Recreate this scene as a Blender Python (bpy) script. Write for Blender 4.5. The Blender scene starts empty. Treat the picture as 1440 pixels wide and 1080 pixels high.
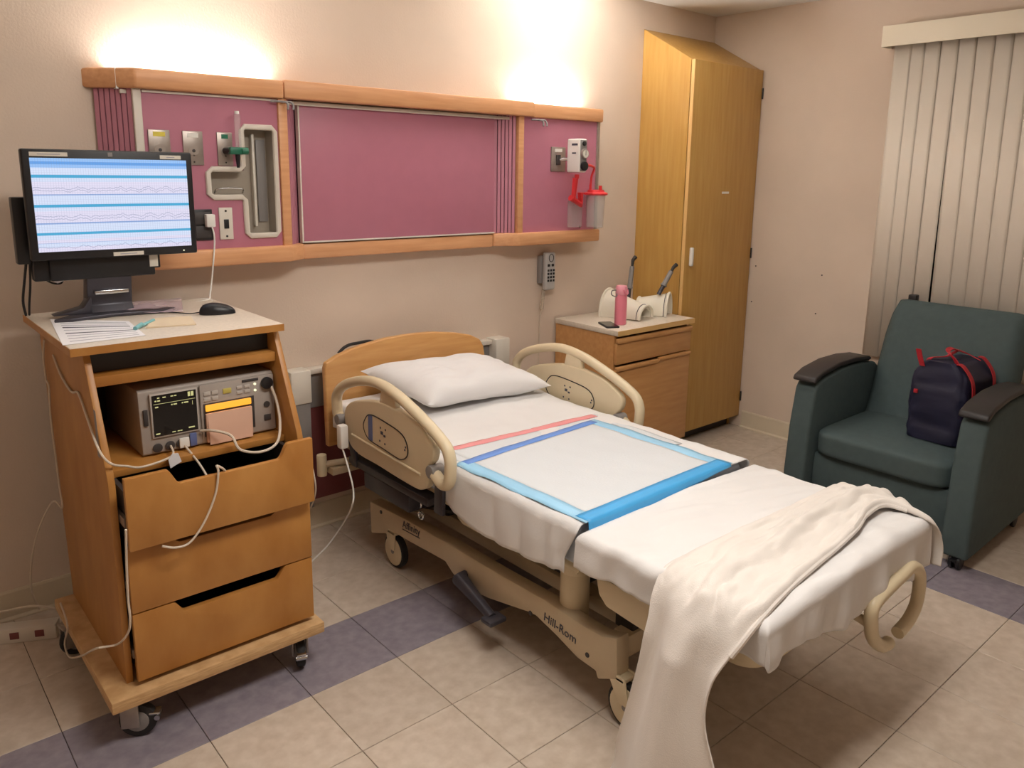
import bpy, bmesh, math, random
from mathutils import Vector, Matrix, noise
random.seed(7)

# ------------------------------------------------------------------ camera
IW, IH = 1440.0, 1080.0
FPX, PITCH, YAW, ROLL = 1112.75, 0.201447, 0.717244, 0.0145314
CAM = Vector((-0.33114, -2.31062, 1.56833))
PPX, PPY = 727.79, 467.56
_f = Vector((math.sin(YAW)*math.cos(PITCH), math.cos(YAW)*math.cos(PITCH), -math.sin(PITCH)))
_r0 = Vector((math.cos(YAW), -math.sin(YAW), 0)); _u0 = _r0.cross(_f)
CR = _r0*math.cos(ROLL) + _u0*math.sin(ROLL)
CU = -_r0*math.sin(ROLL) + _u0*math.cos(ROLL)
CF = _f
sc = bpy.context.scene
col = sc.collection
cd = bpy.data.cameras.new('camera'); cam = bpy.data.objects.new('camera', cd); col.objects.link(cam)
cam.matrix_world = Matrix(((CR.x, CU.x, -CF.x, CAM.x), (CR.y, CU.y, -CF.y, CAM.y), (CR.z, CU.z, -CF.z, CAM.z), (0, 0, 0, 1)))
cd.sensor_fit = 'HORIZONTAL'; cd.sensor_width = 36.0; cd.lens = 36.0*FPX/IW
cd.shift_x = (IW/2-PPX)/IW; cd.shift_y = (PPY-IH/2)/IW
cd.clip_start = 0.02
sc.camera = cam
sc.view_settings.view_transform = 'Standard'; sc.view_settings.look = 'None'
sc.view_settings.gamma = 1.0; sc.view_settings.use_curve_mapping = False
EXPO = 0.0
sc.view_settings.exposure = EXPO
w = bpy.data.worlds.new('night'); sc.world = w; w.use_nodes = True
w.node_tree.nodes['Background'].inputs[0].default_value = (0.010, 0.012, 0.02, 1)
w.node_tree.nodes['Background'].inputs[1].default_value = 1.0

# room limits
XL, XR, YF, YB, ZC = -1.2192, 3.90, -3.6576, 0.75, 2.50
TS = 0.3048

def area(name, loc, rot, sx, sy, power, colr, spread=180):
    l = bpy.data.lights.new(name, 'AREA'); l.shape = 'RECTANGLE'; l.size = sx; l.size_y = sy
    l.energy = power; l.color = colr; l.spread = math.radians(spread)
    o = bpy.data.objects.new(name, l); col.objects.link(o); o.location = loc; o.rotation_euler = rot
    return o
UPCOL = (1.0, 0.965, 0.92)
area('uplight', (0.745, 0.685, 1.880), (math.radians(222), 0, 0), 0.52, 0.04, 6, UPCOL, 120)
area('wall_wash', (0.745, 0.725, 1.850), (math.radians(180), 0, 0), 0.50, 0.03, 9, UPCOL, 180)
area('uplight', (2.505, 0.685, 1.880), (math.radians(226), 0, 0), 0.40, 0.04, 22, UPCOL, 120)
area('wall_wash', (2.505, 0.725, 1.850), (math.radians(180), 0, 0), 0.36, 0.03, 9, UPCOL, 180)


area('added_fill_source', (0.95, -1.35, ZC-0.062), (0, 0, 0), 1.10, 0.52, 30, (1.0, 0.965, 0.925))  # unseen lamp added to lift the ambient light of the room

# pixel -> point on a plane
def ray(u, v): return CF + CR*((u-PPX)/FPX) - CU*((v-PPY)/FPX)
def onz(u, v, z=0.0): d = ray(u, v); return CAM + d*((z-CAM.z)/d.z)
def ony(u, v, y): d = ray(u, v); return CAM + d*((y-CAM.y)/d.y)
def onx(u, v, x): d = ray(u, v); return CAM + d*((x-CAM.x)/d.x)

# ------------------------------------------------------------------ materials
def s2l(c): return tuple(((x/255.0)/12.92 if x/255.0 <= 0.04045 else ((x/255.0+0.055)/1.055)**2.4) for x in c)
def mat(name, rgb, rough=0.5, metal=0.0, var=0.0, vscale=8.0, bump=0.0, bscale=60.0, stretch=(1, 1, 1), rgb2=None, spec=0.5, objvar=0.0, sheen=0.0, detail=4.0):
    m = bpy.data.materials.new(name); m.use_nodes = True
    nt = m.node_tree; N = nt.nodes; L = nt.links; p = N['Principled BSDF']
    c = s2l(rgb)
    p.inputs['Base Color'].default_value = (*c, 1); p.inputs['Roughness'].default_value = rough
    p.inputs['Metallic'].default_value = metal; p.inputs['Specular IOR Level'].default_value = spec
    if sheen: p.inputs['Sheen Weight'].default_value = sheen
    tc = N.new('ShaderNodeTexCoord'); mp = N.new('ShaderNodeMapping'); mp.inputs['Scale'].default_value = stretch
    L.new(tc.outputs['Object'], mp.inputs['Vector'])
    vec = mp.outputs['Vector']
    if objvar:
        oi = N.new('ShaderNodeObjectInfo'); va = N.new('ShaderNodeVectorMath'); va.operation = 'ADD'
        sc_ = N.new('ShaderNodeVectorMath'); sc_.operation = 'SCALE'; sc_.inputs[3].default_value = 37.0
        L.new(oi.outputs['Random'], sc_.inputs[0]); L.new(vec, va.inputs[0]); L.new(sc_.outputs[0], va.inputs[1]); vec = va.outputs[0]
    if var or rgb2:
        n = N.new('ShaderNodeTexNoise'); n.inputs['Scale'].default_value = vscale; n.inputs['Detail'].default_value = detail
        L.new(vec, n.inputs['Vector'])
        r = N.new('ShaderNodeValToRGB')
        c2 = s2l(rgb2) if rgb2 else tuple(x*(1-var) for x in c)
        c1 = c if rgb2 else tuple(min(1, x*(1+var*0.6)) for x in c)
        r.color_ramp.elements[0].position = 0.32; r.color_ramp.elements[1].position = 0.68
        r.color_ramp.elements[0].color = (*c2, 1); r.color_ramp.elements[1].color = (*c1, 1)
        L.new(n.outputs['Fac'], r.inputs['Fac'])
        out = r.outputs['Color']
        if objvar:
            hs = N.new('ShaderNodeHueSaturation'); mr = N.new('ShaderNodeMapRange')
            mr.inputs[3].default_value = 1-objvar; mr.inputs[4].default_value = 1+objvar
            L.new(oi.outputs['Random'], mr.inputs[0]); L.new(mr.outputs[0], hs.inputs['Value']); L.new(out, hs.inputs['Color']); out = hs.outputs['Color']
        L.new(out, p.inputs['Base Color'])
    if bump:
        b = N.new('ShaderNodeTexNoise'); b.inputs['Scale'].default_value = bscale; b.inputs['Detail'].default_value = 3
        L.new(vec, b.inputs['Vector'])
        bn = N.new('ShaderNodeBump'); bn.inputs['Strength'].default_value = bump; bn.inputs['Distance'].default_value = 0.004
        L.new(b.outputs['Fac'], bn.inputs['Height']); L.new(bn.outputs['Normal'], p.inputs['Normal'])
    return m
def emis(name, rgb, strength):
    m = bpy.data.materials.new(name); m.use_nodes = True
    p = m.node_tree.nodes['Principled BSDF']; c = s2l(rgb)
    p.inputs['Base Color'].default_value = (0.02, 0.02, 0.02, 1)
    p.inputs['Emission Color'].default_value = (*c, 1); p.inputs['Emission Strength'].default_value = strength*2**-EXPO
    return m
def clear(name, rgb, alpha=0.25, rough=0.1):
    m = bpy.data.materials.new(name); m.use_nodes = True
    p = m.node_tree.nodes['Principled BSDF']
    p.inputs['Base Color'].default_value = (*s2l(rgb), 1); p.inputs['Alpha'].default_value = alpha; p.inputs['Roughness'].default_value = rough
    return m
M = {}
M['wall'] = mat('wall_paint', (222, 204, 187), 0.85, var=0.05, vscale=2.5, bump=0.15, bscale=120, spec=0.2)
M['ceil'] = mat('ceiling_paint', (238, 236, 232), 0.9, spec=0.2)
M['base'] = mat('baseboard_vinyl', (214, 200, 176), 0.5, var=0.05)
M['grout'] = mat('tile_joint', (74, 60, 48), 0.9)
M['tile'] = mat('vinyl_tile_beige', (205, 191, 176), 0.42, vscale=26, rgb2=(189, 173, 156), objvar=0.045, stretch=(1, 1, 1), detail=6)
M['tilep'] = mat('vinyl_tile_purple', (148, 140, 148), 0.42, vscale=30, rgb2=(128, 120, 131), objvar=0.05, detail=6)
M['maple'] = mat('maple_rail', (224, 168, 122), 0.4, vscale=5, rgb2=(212, 154, 108), stretch=(1, 14, 14), detail=5)
M['birch'] = mat('birch_ply', (188, 134, 70), 0.42, vscale=3.5, rgb2=(168, 112, 50), stretch=(2.6, 2.6, 1.3), detail=8)
M['birchedge'] = mat('birch_ply_edge', (214, 176, 128), 0.55, vscale=20, rgb2=(186, 146, 98), stretch=(1, 1, 10))
M['oak'] = mat('honey_oak_laminate', (200, 158, 88), 0.36, vscale=5, rgb2=(190, 145, 74), stretch=(9, 9, 0.7), detail=6)
M['oakedge'] = mat('oak_edge', (226, 184, 120), 0.4)
M['nsoak'] = mat('nightstand_oak', (210, 158, 102), 0.4, vscale=5, rgb2=(198, 144, 88), stretch=(1, 9, 9), detail=6)
M['lam'] = mat('speckled_laminate', (218, 206, 190), 0.4, var=0.08, vscale=120)
M['head'] = mat('headboard_maple', (216, 166, 106), 0.38, vscale=4, rgb2=(204, 150, 90), stretch=(1.4, 6, 12), detail=6)
M['pink'] = mat('pink_laminate', (186, 118, 138), 0.42, var=0.03, vscale=14)
M['pinkslat'] = mat('pink_slat', (194, 130, 148), 0.5)
M['groove'] = mat('groove_dark', (92, 40, 60), 0.7)
M['white'] = mat('white_plastic', (236, 234, 228), 0.4)
M['offw'] = mat('offwhite_metal', (222, 216, 204), 0.4)
M['steel'] = mat('brushed_plate', (168, 158, 150), 0.35, metal=0.6, var=0.08, vscale=30)
M['chrome'] = mat('chrome', (200, 200, 200), 0.18, metal=1.0)
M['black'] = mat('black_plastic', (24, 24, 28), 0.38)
M['rubber'] = mat('black_rubber', (34, 32, 32), 0.7)
M['dark'] = mat('dark_metal', (58, 54, 52), 0.5, metal=0.3)
M['greypl'] = mat('grey_plastic', (138, 134, 132), 0.45)
M['gunm'] = mat('monitor_stand_grey', (70, 68, 76), 0.35, metal=0.3)
M['tan'] = mat('bed_tan_plastic', (216, 200, 168), 0.4, var=0.03, vscale=6)
M['tanframe'] = mat('bed_tan_frame', (198, 180, 150), 0.45, var=0.05, vscale=8)
M['sheet'] = mat('white_sheet', (226, 224, 223), 0.85, var=0.02, vscale=6, bump=0.12, bscale=220, spec=0.15, sheen=0.1)
M['pillowc'] = mat('pillow_case', (228, 226, 226), 0.85, bump=0.12, bscale=200, spec=0.15)
M['blanket'] = mat('white_blanket', (228, 221, 214), 0.9, var=0.03, vscale=10, bump=0.25, bscale=320, spec=0.1, sheen=0.2)
M['mattress'] = mat('mattress_vinyl', (192, 200, 212), 0.5)
M['padblue'] = mat('pad_blue_film', (72, 170, 232), 0.45, var=0.05, vscale=12)
M['padcyan'] = mat('pad_light_blue_film', (156, 208, 240), 0.45, var=0.05, vscale=12)
M['padroyal'] = mat('pad_royal_blue_film', (104, 148, 222), 0.45, var=0.05, vscale=12)
M['padw'] = mat('pad_fleece', (212, 216, 220), 0.9, bump=0.2, bscale=150)
M['padpink'] = mat('pad_pink_film', (232, 150, 152), 0.5, var=0.05, vscale=12)
M['teal'] = mat('recliner_fabric', (76, 90, 91), 0.75, var=0.07, vscale=30, bump=0.1, bscale=400, spec=0.3)
M['armblk'] = mat('arm_pad_black', (44, 40, 40), 0.5)
M['navy'] = mat('navy_nylon', (30, 30, 56), 0.6, var=0.2, vscale=9, bump=0.5, bscale=14)
M['red'] = mat('red_webbing', (176, 30, 44), 0.6)
M['redpl'] = mat('red_plastic', (214, 50, 56), 0.35)
M['blind'] = mat('blind_slat', (236, 226, 212), 0.55, var=0.02, vscale=3)
M['valance'] = mat('blind_valance', (232, 222, 200), 0.5)
M['cream'] = mat('cream_vinyl', (232, 226, 210), 0.45, var=0.03, vscale=9)
M['pinkbot'] = mat('pink_bottle', (232, 132, 150), 0.3)
M['pinkcap'] = mat('pink_cap', (240, 160, 176), 0.3)
M['paper'] = mat('paper_white', (236, 234, 236), 0.8)
M['ink'] = mat('ink', (70, 70, 84), 0.8)
M['inkl'] = mat('ink_light', (170, 168, 178), 0.8)
M['manila'] = mat('notepad', (226, 206, 176), 0.8)
M['plasticbag'] = clear('plastic_bag', (232, 210, 220), 0.45, 0.2)
M['teal2'] = mat('teal_pen', (126, 186, 190), 0.4)
M['device'] = mat('device_grey', (166, 156, 148), 0.5, var=0.04, vscale=40)
M['devdark'] = mat('device_dark', (62, 58, 58), 0.5)
M['key'] = mat('device_key', (188, 180, 172), 0.5)
M['keyy'] = mat('device_key_yellow', (196, 180, 92), 0.5)
M['cable'] = mat('cable_offwhite', (214, 200, 182), 0.5)
M['maroon'] = mat('maroon_laminate', (120, 62, 62), 0.5)
M['yellow'] = mat('yellow_label', (226, 208, 84), 0.6)
M['green'] = mat('green_plastic', (36, 110, 84), 0.4)
M['phone'] = mat('handset_grey', (186, 184, 182), 0.45)
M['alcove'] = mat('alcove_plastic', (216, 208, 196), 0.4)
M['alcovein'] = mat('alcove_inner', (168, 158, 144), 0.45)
M['clear'] = clear('clear_plastic', (226, 222, 220), 0.22, 0.08)
M['glass'] = mat('window_glass_night', (10, 12, 18), 0.05)
M['bluelab'] = mat('blue_label', (96, 110, 160), 0.5)
M['lamp'] = emis('lamp_tube', (255, 236, 205), 3.0)
M['peach'] = mat('peach_paper', (222, 180, 156), 0.7)
M['amber'] = emis('amber_lamp', (255, 170, 50), 1.3)
M['scrtext'] = emis('screen_text_yellow', (226, 220, 150), 0.75)
M['led'] = emis('led_white', (255, 250, 210), 1.2)
M['scrblk'] = mat('device_screen', (16, 15, 18), 0.12)

# ------------------------------------------------------------------ geometry helpers
ORG = {}
class B:
    """collects shapes in world coordinates; build() links them as one mesh object"""
    def __init__(s): s.bm = bmesh.new()
    def _merge(s, t, bev=0.0, seg=2, ang=25):
        if bev:
            t.normal_update()
            es = [e for e in t.edges if len(e.link_faces) == 2 and e.calc_face_angle(0) > math.radians(ang)]
            bmesh.ops.bevel(t, geom=es, offset=bev, segments=seg, affect='EDGES', profile=0.5, clamp_overlap=True)
        me = bpy.data.meshes.new('t'); t.to_mesh(me); t.free(); s.bm.from_mesh(me); bpy.data.meshes.remove(me)
        return s
    def box(s, a, b, bev=0.0, seg=2, rot=None, piv=None):
        t = bmesh.new(); bmesh.ops.create_cube(t, size=1.0)
        c = (Vector(a)+Vector(b))/2; d = Vector(b)-Vector(a)
        for v in t.verts: v.co = Vector((v.co.x*abs(d.x), v.co.y*abs(d.y), v.co.z*abs(d.z))) + c
        if rot: bmesh.ops.rotate(t, verts=t.verts, cent=Vector(piv) if piv else c, matrix=rot)
        return s._merge(t, bev, seg)
    def prism(s, pts, axis, a, b, bev=0.0, seg=2):
        """2D outline extruded along axis; outline is (y,z) for x, (x,z) for y, (x,y) for z"""
        t = bmesh.new()
        def mk(p, h):
            if axis == 'x': return (h, p[0], p[1])
            if axis == 'y': return (p[0], h, p[1])
            return (p[0], p[1], h)
        lo = [t.verts.new(mk(p, a)) for p in pts]; hi = [t.verts.new(mk(p, b)) for p in pts]; n = len(pts)
        t.faces.new(lo); t.faces.new(hi[::-1])
        for i in range(n): t.faces.new((lo[i], hi[i], hi[(i+1) % n], lo[(i+1) % n]))
        bmesh.ops.recalc_face_normals(t, faces=t.faces)
        return s._merge(t, bev, seg)
    def tube(s, pts, r, n=8, closed=False, flat=None):
        pts = [Vector(p) for p in pts]; k = len(pts); rr = r if isinstance(r, (list, tuple)) else [r]*k
        t = bmesh.new(); rings = []; up = None
        for i, p in enumerate(pts):
            if closed: d = (pts[(i+1) % k]-pts[i-1])
            else: d = pts[min(i+1, k-1)]-pts[max(i-1, 0)]
            d.normalize()
            if up is None:
                up = Vector((0, 0, 1)) if abs(d.z) < 0.9 else Vector((1, 0, 0))
                up = (up-d*up.dot(d)).normalized()
            else: up = (up-d*up.dot(d)).normalized()
            sd = d.cross(up)
            f = flat or (1, 1)
            rings.append([t.verts.new(p+(sd*math.cos(2*math.pi*j/n)*f[0]+up*math.sin(2*math.pi*j/n)*f[1])*rr[i]) for j in range(n)])
        for i in range(k if closed else k-1):
            A_, B_ = rings[i], rings[(i+1) % k]
            for j in range(n): t.faces.new((A_[j], A_[(j+1) % n], B_[(j+1) % n], B_[j]))
        if not closed: t.faces.new(rings[0][::-1]); t.faces.new(rings[-1])
        bmesh.ops.recalc_face_normals(t, faces=t.faces)
        return s._merge(t)
    def cyl(s, a, b, r, n=20, bev=0.0, r2=None):
        a = Vector(a); b = Vector(b); d = (b-a); L = d.length; d.normalize()
        up = Vector((0, 0, 1)) if abs(d.z) < 0.9 else Vector((1, 0, 0)); up = (up-d*up.dot(d)).normalized(); sd = d.cross(up)
        t = bmesh.new(); r2 = r if r2 is None else r2
        lo = [t.verts.new(a+(sd*math.cos(2*math.pi*j/n)+up*math.sin(2*math.pi*j/n))*r) for j in range(n)]
        hi = [t.verts.new(b+(sd*math.cos(2*math.pi*j/n)+up*math.sin(2*math.pi*j/n))*r2) for j in range(n)]
        t.faces.new(lo[::-1]); t.faces.new(hi)
        for j in range(n): t.faces.new((lo[j], lo[(j+1) % n], hi[(j+1) % n], hi[j]))
        bmesh.ops.recalc_face_normals(t, faces=t.faces)
        return s._merge(t, bev, 2, 50)
    def lathe(s, prof, c, n=24):
        t = bmesh.new(); rings = []
        for r, z in prof:
            rings.append([t.verts.new((c[0]+r*math.cos(2*math.pi*j/n), c[1]+r*math.sin(2*math.pi*j/n), c[2]+z)) for j in range(n)])
        for i in range(len(rings)-1):
            for j in range(n): t.faces.new((rings[i][j], rings[i][(j+1) % n], rings[i+1][(j+1) % n], rings[i+1][j]))
        t.faces.new(rings[0][::-1]); t.faces.new(rings[-1])
        bmesh.ops.recalc_face_normals(t, faces=t.faces)
        return s._merge(t)
    def grid(s, fn, nu, nv):
        t = bmesh.new()
        g = [[t.verts.new(fn(i/(nu-1), j/(nv-1))) for j in range(nv)] for i in range(nu)]
        for i in range(nu-1):
            for j in range(nv-1): t.faces.new((g[i][j], g[i+1][j], g[i+1][j+1], g[i][j+1]))
        return s._merge(t)
    def ball(s, c, r, n=12, m=8):
        if not isinstance(r, (tuple, list)): r = (r, r, r)
        t = bmesh.new(); bmesh.ops.create_uvsphere(t, u_segments=n, v_segments=m, radius=1)
        for v in t.verts: v.co = Vector((v.co.x*r[0]+c[0], v.co.y*r[1]+c[1], v.co.z*r[2]+c[2]))
        return s._merge(t)
    def xf(s, mtx):
        bmesh.ops.transform(s.bm, matrix=mtx, verts=s.bm.verts); return s
    def build(s, name, m, parent=None, smooth=True, ang=38, label=None, solid=0.0):
        me = bpy.data.meshes.new(name)
        org = ORG.get(parent.name, Vector((0, 0, 0))) if parent else Vector((0, 0, 0))
        if org.length:
            for v in s.bm.verts: v.co -= org
        s.bm.to_mesh(me); s.bm.free()
        if smooth:
            for p in me.polygons: p.use_smooth = True
            me.set_sharp_from_angle(angle=math.radians(ang))
        me.materials.append(M[m] if isinstance(m, str) else m)
        o = bpy.data.objects.new(name, me); col.objects.link(o)
        if parent: o.parent = parent; ORG[o.name] = org
        if label: o['label'] = label
        if solid:
            md = o.modifiers.new('thickness', 'SOLIDIFY'); md.thickness = solid; md.offset = 1.0
        return o
def thing(name, label, cat, loc, group=None):
    o = bpy.data.objects.new(name, None); col.objects.link(o); o.location = loc
    o.empty_display_size = 0.05
    o['label'] = label; o['category'] = cat
    if group: o['group'] = group
    ORG[o.name] = Vector(loc)
    return o
def tag(o, label, cat, group=None):
    o['label'] = label; o['category'] = cat
    if group: o['group'] = group
    return o
def recenter(o, loc):
    """put a single-mesh thing's origin at its base"""
    loc = Vector(loc); o.data.transform(Matrix.Translation(-loc)); o.location = loc; ORG[o.name] = loc
    return o
def struct(o): o['kind'] = 'structure'; return o
def cr(P, n=8, closed=False):
    """Catmull-Rom through points"""
    P = [Vector(p) for p in P]; k = len(P); out = []
    rng = range(k) if closed else range(k-1)
    for i in rng:
        g = (lambda j: P[j % k]) if closed else (lambda j: P[max(0, min(k-1, j))])
        p0, p1, p2, p3 = g(i-1), g(i), g(i+1), g(i+2)
        for j in range(n):
            t = j/n
            out.append(0.5*((2*p1)+(p2-p0)*t+(2*p0-5*p1+4*p2-p3)*t*t+(3*p1-p0-3*p2+p3)*t**3))
    if not closed: out.append(P[-1])
    return out
def rrect(x0, z0, x1, z1, r, n=4):
    out = []
    for cx, cz, a0 in ((x1-r, z1-r, 0), (x0+r, z1-r, 90), (x0+r, z0+r, 180), (x1-r, z0+r, 270)):
        for i in range(n+1):
            a = math.radians(a0+90*i/n); out.append((cx+r*math.cos(a), cz+r*math.sin(a)))
    return out
def text_mesh(txt, size, depth=0.0006):
    c = bpy.data.curves.new('lettering', 'FONT'); c.body = txt; c.size = size; c.extrude = depth; c.resolution_u = 2
    o = bpy.data.objects.new('lettering', c); col.objects.link(o)
    dg = bpy.context.evaluated_depsgraph_get()
    me = bpy.data.meshes.new_from_object(o.evaluated_get(dg))
    bpy.data.objects.remove(o); bpy.data.curves.remove(c)
    return me
def place_text(txt, size, origin, xdir, ydir, m, parent, name='lettering'):
    me = text_mesh(txt, size); X = Vector(xdir).normalized(); Y = Vector(ydir).normalized(); Z = X.cross(Y)
    org = ORG.get(parent.name, Vector((0, 0, 0))); o_ = Vector(origin)-org
    me.transform(Matrix(((X.x, Y.x, Z.x, o_.x), (X.y, Y.y, Z.y, o_.y), (X.z, Y.z, Z.z, o_.z), (0, 0, 0, 1))))
    me.materials.clear(); me.materials.append(M[m])
    o = bpy.data.objects.new(name, me); col.objects.link(o); o.parent = parent; ORG[o.name] = org
    return o
def nz(p, s=1.0): return noise.noise(Vector(p)*s)

# ------------------------------------------------------------------ the room
fl = struct(B().box((XL-0.1, YF-0.1, -0.12), (XR+0.1, YB+0.1, -0.004)).build('floor', 'grout', smooth=False))
tcache = {}
def tile_mesh(wx, wy):
    k = (round(wx, 3), round(wy, 3))
    if k not in tcache:
        b = bmesh.new(); g = 0.0009; t = 0.0012
        lo = [b.verts.new(p) for p in ((g, g, -0.004), (wx-g, g, -0.004), (wx-g, wy-g, -0.004), (g, wy-g, -0.004))]
        mi = [b.verts.new(p) for p in ((g, g, -t), (wx-g, g, -t), (wx-g, wy-g, -t), (g, wy-g, -t))]
        hi = [b.verts.new(p) for p in ((g+t, g+t, 0), (wx-g-t, g+t, 0), (wx-g-t, wy-g-t, 0), (g+t, wy-g-t, 0))]
        b.faces.new(lo[::-1]); b.faces.new(hi)
        for q in range(4):
            r = (q+1) % 4; b.faces.new((lo[q], lo[r], mi[r], mi[q])); b.faces.new((mi[q], mi[r], hi[r], hi[q]))
        me = bpy.data.meshes.new('tile'); b.to_mesh(me); b.free(); me.materials.append(M['tile']); tcache[k] = me
    return tcache[k]
for i in range(-4, 13):
    for j in range(-3, 12):
        x0, x1 = i*TS, min((i+1)*TS, XR); y1, y0 = min(-j*TS, YB), -(j+1)*TS
        if x1-x0 < 0.02 or y1-y0 < 0.02: continue
        o = bpy.data.objects.new('tile', tile_mesh(x1-x0, y1-y0)); col.objects.link(o); o.location = (x0, y0, 0); o.parent = fl
        purple = (j == 0 and i <= 9) or (i == 9 and j >= 0)
        if purple:
            o.material_slots[0].link = 'OBJECT'; o.material_slots[0].material = M['tilep']
struct(B().box((XL-0.1, YB, 0), (XR, YB+0.1, ZC)).build('wall_back', 'wall', smooth=False))
struct(B().box((XL-0.1, YF, 0), (XL, YB, ZC)).build('wall_left', 'wall', smooth=False))
struct(B().box((XL-0.1, YF-0.1, 0), (XR+0.1, YF, ZC)).build('wall_front', 'wall', smooth=False))
WY0, WY1, WZ0, WZ1 = -2.15, -0.52, 0.74, 2.14
b = B().box((XR, YF, 0), (XR+0.1, WY0, ZC)).box((XR, WY1, 0), (XR+0.1, YB+0.1, ZC)).box((XR, WY0, 0), (XR+0.1, WY1, WZ0)).box((XR, WY0, WZ1), (XR+0.1, WY1, ZC))
wr = struct(b.build('wall_right', 'wall', smooth=False))
for u, v in ((1156, 387), (1147, 441), (1063, 374), (1057, 424)):
    p = onx(u, v, XR); B().cyl((XR-0.003, p.y, p.z), (XR, p.y, p.z), 0.004, 10).build('screw_hole', 'dark', wr)
struct(B().box((XL-0.1, YF-0.1, ZC), (XR+0.1, YB+0.1, ZC+0.1)).build('ceiling', 'ceil', smooth=False))
bbp = [(0, 0), (0.020, 0), (0.020, 0.006), (0.012, 0.014), (0.008, 0.10), (0.005, 0.108), (0, 0.108)]
struct(B().prism([(YB-y, z) for y, z in bbp], 'x', XL, 3.24).build('baseboard_back', 'base', smooth=False))
struct(B().prism([(XR-y, z) for y, z in bbp], 'y', YF, 0.37).build('baseboard_right', 'base', smooth=False))
struct(B().prism([(XL+y, z) for y, z in bbp], 'y', YF, YB-0.021).build('baseboard_left', 'base', smooth=False))
struct(B().prism([(YF+y, z) for y, z in bbp], 'x', XL+0.021, XR-0.021).build('baseboard_front', 'base', smooth=False))
# window behind the blind
wn = struct(B().box((XR+0.03, WY0, WZ0), (XR+0.07, WY0+0.04, WZ1)).box((XR+0.03, WY1-0.04, WZ0), (XR+0.07, WY1, WZ1)).box((XR+0.03, WY0, WZ0), (XR+0.07, WY1, WZ0+0.04)).box((XR+0.03, WY0, WZ1-0.04), (XR+0.07, WY1, WZ1)).box((XR+0.035, -1.36, WZ0), (XR+0.065, -1.31, WZ1)).build('window_1', 'offw', smooth=False))
B().box((XR+0.047, WY0+0.02, WZ0+0.02), (XR+0.053, -1.335, WZ1-0.02)).build('pane', 'glass', wn, smooth=False)
B().box((XR+0.047, -1.335, WZ0+0.02), (XR+0.053, WY1-0.02, WZ1-0.02)).build('pane', 'glass', wn, smooth=False)
B().box((XR-0.012, WY0-0.02, WZ0-0.025), (XR+0.04, WY1+0.02, WZ0), 0.004).build('window_sill', 'offw', wn)

cf = thing('added_fill_light', 'added white rectangular ceiling fill light, out of view, over the floor left of the bed', 'added fill light', (0.95, -1.35, ZC))  # made-up fitting around the added fill lamp, out of view
for xa in (0.33, 1.53): B().box((xa, -1.67, ZC-0.055), (xa+0.04, -1.03, ZC-0.0005), 0.003).build('frame_end', 'offw', cf)
for ya in (-1.67, -1.07): B().box((0.371, ya, ZC-0.055), (1.529, ya+0.04, ZC-0.0005), 0.003).build('frame_side', 'offw', cf)
B().box((0.371, -1.629, ZC-0.040), (1.529, -1.071, ZC-0.034)).build('diffuser', 'lamp', cf, smooth=False)

# ------------------------------------------------------------------ vertical blind
vb = thing('vertical_blind', 'cream vertical blind with valance hanging over the window behind the recliner', 'blind', (3.86, -1.30, 0.62))
VY1, VY0 = -0.335, -2.30
B().box((3.795, VY0, 2.205), (3.803, VY1, 2.305), 0.002).box((3.803, VY1-0.008, 2.205), (3.895, VY1, 2.305), 0.002).box((3.803, VY0, 2.205), (3.895, VY0+0.008, 2.305), 0.002).box((3.803, VY0, 2.297), (3.895, VY1, 2.305)).build('valance', 'valance', vb)
B().box((3.84, VY0+0.02, 2.235), (3.885, VY1-0.02, 2.275), 0.003).build('head_rail', 'offw', vb)
def slat(y, ang, z0, tilt=0.0, sway=0.0):
    W = 0.087; b = B()
    def fn(u, v):
        s = (v-0.5)*W; bow = 0.0025*(1-(2*v-1)**2)
        x = -bow*math.cos(ang) + s*math.sin(ang); yy = s*math.cos(ang)
        z = z0+(2.235-z0)*u
        return Vector((3.862+x+sway*(1-u), y+yy+tilt*(1-u), z))
    b.grid(fn, 2, 7)
    return b.build('slat', 'blind', vb, ang=80, solid=0.0012)
ys = [-0.418, -0.482, -0.556, -0.638, -0.716, -0.795, -0.873]
for k in range(24):
    y = ys[k] if k < len(ys) else -0.873-0.0765*(k-6)
    if y < VY0+0.05: break
    tl = [0.005, 0.004, 0.0, 0.0, -0.022, -0.016, -0.012][k] if k < 7 else -0.01
    slat(y, math.radians(3.5), 0.615 + (0.004 if k % 2 else 0), tl)
B().tube([(3.875, -0.375, 2.22), (3.876, -0.378, 1.40), (3.876, -0.392, 1.34), (3.874, -0.398, 1.40), (3.872, -0.392, 2.22)], 0.002, 6).build('bead_chain', 'offw', vb)

# ------------------------------------------------------------------ head wall unit
ZT0, ZT1, ZB0, ZB1 = 1.822, 1.888, 1.207, 1.270
hw = thing('headwall_unit', 'long pink and maple hospital headwall unit with two uplights above the bed', 'headwall', (1.6, YB, 1.207))
LP = [(0.375, YB), (0.505, 0.605), (1.03, 0.605)]
def band(pts, dep):
    inner = []
    for k, p in enumerate(pts):
        a = Vector(pts[max(k-1, 0)]); c = Vector(pts[min(k+1, len(pts)-1)]); d = (c-a).normalized(); nrm = Vector((-d.y, d.x))
        if nrm.y < 0: nrm = -nrm
        inner.append(tuple(Vector(p)+nrm*dep))
    return list(pts)+inner[::-1]
B().prism([(0.375, YB-0.001), (0.505, 0.605), (1.03, 0.605), (1.03, 0.655), (0.545, 0.655), (0.455, YB-0.001)], 'z', ZT0, ZT1, 0.008).build('top_rail', 'maple', hw)
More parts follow.
